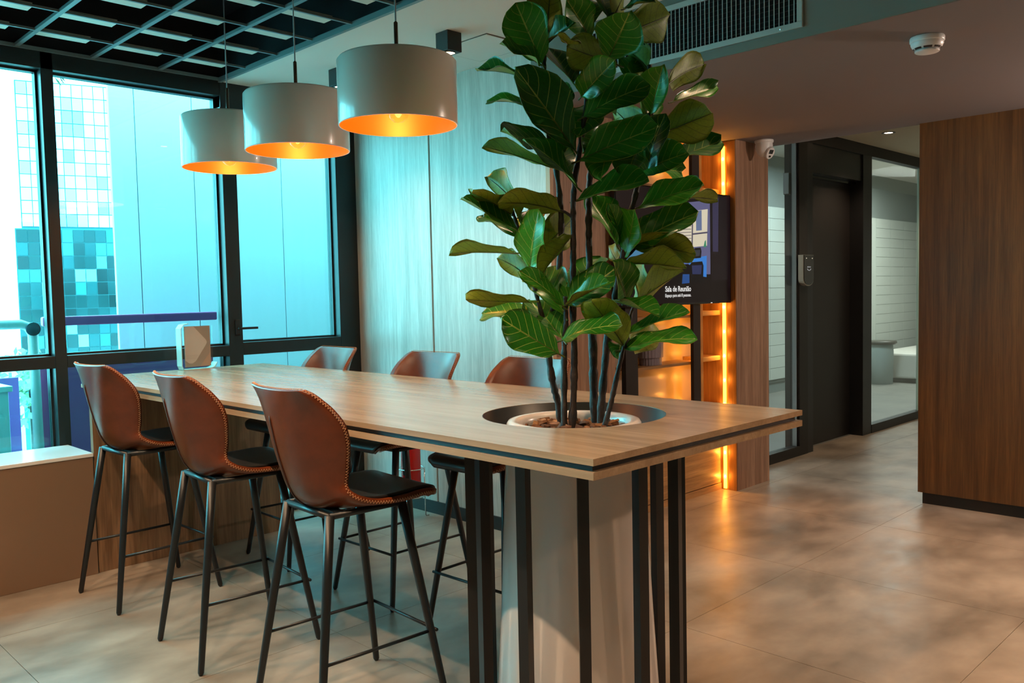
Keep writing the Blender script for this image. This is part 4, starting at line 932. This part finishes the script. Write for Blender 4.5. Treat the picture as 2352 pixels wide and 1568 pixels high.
rd = thing('access_reader', 'slim silver door access reader with a black glass face', 'reader', (7.18, 3.58, 1.5))
rp_ = [(7.085, 1.775), (7.285, 1.775)] + [(7.185 + .10 * math.cos(a), 1.565 + .062 * math.sin(a)) for a in [-PI * k / 10 for k in range(11)]]
def xz_prism(pts, y0, y1): 
    n_ = len(pts); return MB().add([(x, y, z) for y in (y0, y1) for x, z in pts], [tuple(range(n_)), tuple(reversed(range(n_, 2 * n_)))] + [(i, n_ + i, n_ + (i + 1) % n_, (i + 1) % n_) for i in range(n_)])
obj('reader_case', xz_prism(rp_, 3.535, 3.58), mat('satin_silver', hexc('c9c2b4'), .3, .6), rd)
rin = [(7.185 + (x - 7.185) * .90, 1.64 + (z - 1.64) * .965 + .003) for x, z in rp_]
obj('glass_face', xz_prism(rin, 3.529, 3.535), M['black_gloss'], rd)
mk = MB()
for k in range(7):
    a = PI + PI * (k + .5) / 7; mk.box((7.185 + .032 * math.cos(a) - .005, 3.5275, 1.655 + .016 * math.sin(a) - .003), (7.185 + .032 * math.cos(a) + .005, 3.529, 1.655 + .016 * math.sin(a) + .003))
for x in (-.028, -.012, .006, .024): mk.box((7.185 + x - .004, 3.5275, 1.664), (7.185 + x + .004, 3.529, 1.674))
obj('face_mark', mk, emi('grey_mark', (.6, .6, .6), .5), rd)
ld = MB()
for x, z in ((7.135, 1.745), (7.245, 1.745)): ld.box((x - .005, 3.5275, z - .004), (x + .005, 3.529, z + .004))
obj('indicator', ld, emi('indicator_light', (1, .85, .6), .8), rd)

# ================================================================= TABLE SIGN, EXTINGUISHER
sg = thing('sign_holder', 'clear acrylic sign holder with taupe card on the table end', 'sign', (2.305, 5.08, 1.075))
SY = 5.08
band = [(2.252, 1.352), (2.222, 1.346), (2.206, 1.325), (2.206, 1.100), (2.214, 1.080), (2.235, 1.0775), (2.385, 1.0775), (2.408, 1.084), (2.424, 1.112)]
bm_ = MB(); vs = []
for x, z in band: vs += [(x, SY - .035, z), (x, SY + .035, z)]
nb = len(band); off = []
for i, (x, z) in enumerate(band):
    a, b_ = band[max(i - 1, 0)], band[min(i + 1, nb - 1)]; t = Vector((b_[0] - a[0], b_[1] - a[1])).normalized(); off.append((x + t.y * .004, z - t.x * .004))
for x, z in off: vs += [(x, SY - .035, z), (x, SY + .035, z)]
fs = []
for i in range(nb - 1):
    a = 2 * i; b_ = 2 * nb + 2 * i; fs += [(a, a + 1, a + 3, a + 2), (b_ + 2, b_ + 3, b_ + 1, b_), (a, a + 2, b_ + 2, b_), (a + 3, a + 1, b_ + 1, b_ + 3)]
fs += [(0, 2 * nb, 2 * nb + 1, 1), (2 * nb - 2, 2 * nb - 1, 4 * nb - 1, 4 * nb - 2)]
obj('holder_band', bm_.add(vs, fs), mat('pale_teal_band', hexc('a9c9c2'), .3), sg)
obj('acrylic_sheet', MB().box((2.232, SY - .006, 1.082), (2.412, SY - .003, 1.338)).box((2.232, SY + .003, 1.082), (2.412, SY + .006, 1.338)), M['acrylic'], sg)
cd = obj('card', MB().box((2.237, SY - .002, 1.090), (2.400, SY + .001, 1.337)), M['card'], sg)
def cdp(pts, lift): return MB().add([(x, SY - .002 - lift, z) for x, z in pts], [tuple(range(len(pts)))])
obj('pale_shape', cdp([(2.238, 1.130), (2.262, 1.112), (2.282, 1.110), (2.305, 1.125), (2.372, 1.222), (2.378, 1.236), (2.372, 1.252), (2.296, 1.336), (2.238, 1.336)], .0004), M['card_pale'], cd)
obj('tan_shape', cdp([(2.330, 1.091), (2.399, 1.091), (2.399, 1.176)], .0004), M['card_tan'], cd)
tl_ = MB()
for k in range(3): tl_.box((2.246, SY - .0030, 1.158 - .009 * k), (2.318 - .006 * k, SY - .0026, 1.160 - .009 * k))
obj('text_lines', tl_, mat('faint_print', hexc('b2a8a6'), .6), cd)

ex = thing('fire_extinguisher', 'red fire extinguisher in a chrome wire floor stand', 'extinguisher', (3.53, 4.56, 0))
E0 = (3.53, 4.56, 0)
obj('cylinder', MB().lathe([(0, .150), (.050, .152), (.064, .165), (.066, .18), (.066, .48), (.060, .515), (.040, .54), (.020, .55), (.018, .57), (0, .57)], E0, n=40), M['red'], ex)
obj('valve', MB().lathe([(.018, .57), (.018, .60), (.010, .605), (0, .605)], E0, n=20).box((3.515, 4.50, .600), (3.545, 4.63, .612)).box((3.518, 4.50, .625), (3.542, 4.61, .635)).tube([(3.53, 4.51, .606), (3.53, 4.505, .63)], .005), M['black'], ex)
obj('hose', MB().tube([(3.53, 4.56, .585), (3.47, 4.55, .56), (3.455, 4.545, .45), (3.46, 4.545, .30)], .008), M['black'], ex)
stn = thing('extinguisher_stand', 'thin chrome wire stand holding the red extinguisher', 'stand', (3.53, 4.56, 0))
for z in (.335, .145): 
    obj('wire_ring', MB().tube([(3.53 + .088 * math.cos(2 * PI * k / 32), 4.56 + .088 * math.sin(2 * PI * k / 32), z) for k in range(33)], .0035, n=6, cap=False), M['chrome'], stn)
obj('wire_base', MB().tube([(3.442, 4.56, .145), (3.618, 4.56, .145)], .0035, n=6).tube([(3.53, 4.472, .145), (3.53, 4.648, .145)], .0035, n=6), M['chrome'], stn)
for k in range(3):
    a = rad(-150 + 120 * k); q = Vector((3.53 + .090 * math.cos(a), 4.56 + .090 * math.sin(a), 0)); o_ = Vector((math.cos(a), math.sin(a), 0))
    obj('leg', MB().tube([q + Vector((0, 0, .335)), q + Vector((0, 0, .010)), q + o_ * .006 + Vector((0, 0, .004)), q + o_ * .025 + Vector((0, 0, .004))], .0038, n=6), M['chrome'], stn)
ex['label'] = 'red fire extinguisher cylinder standing by the wood wall'
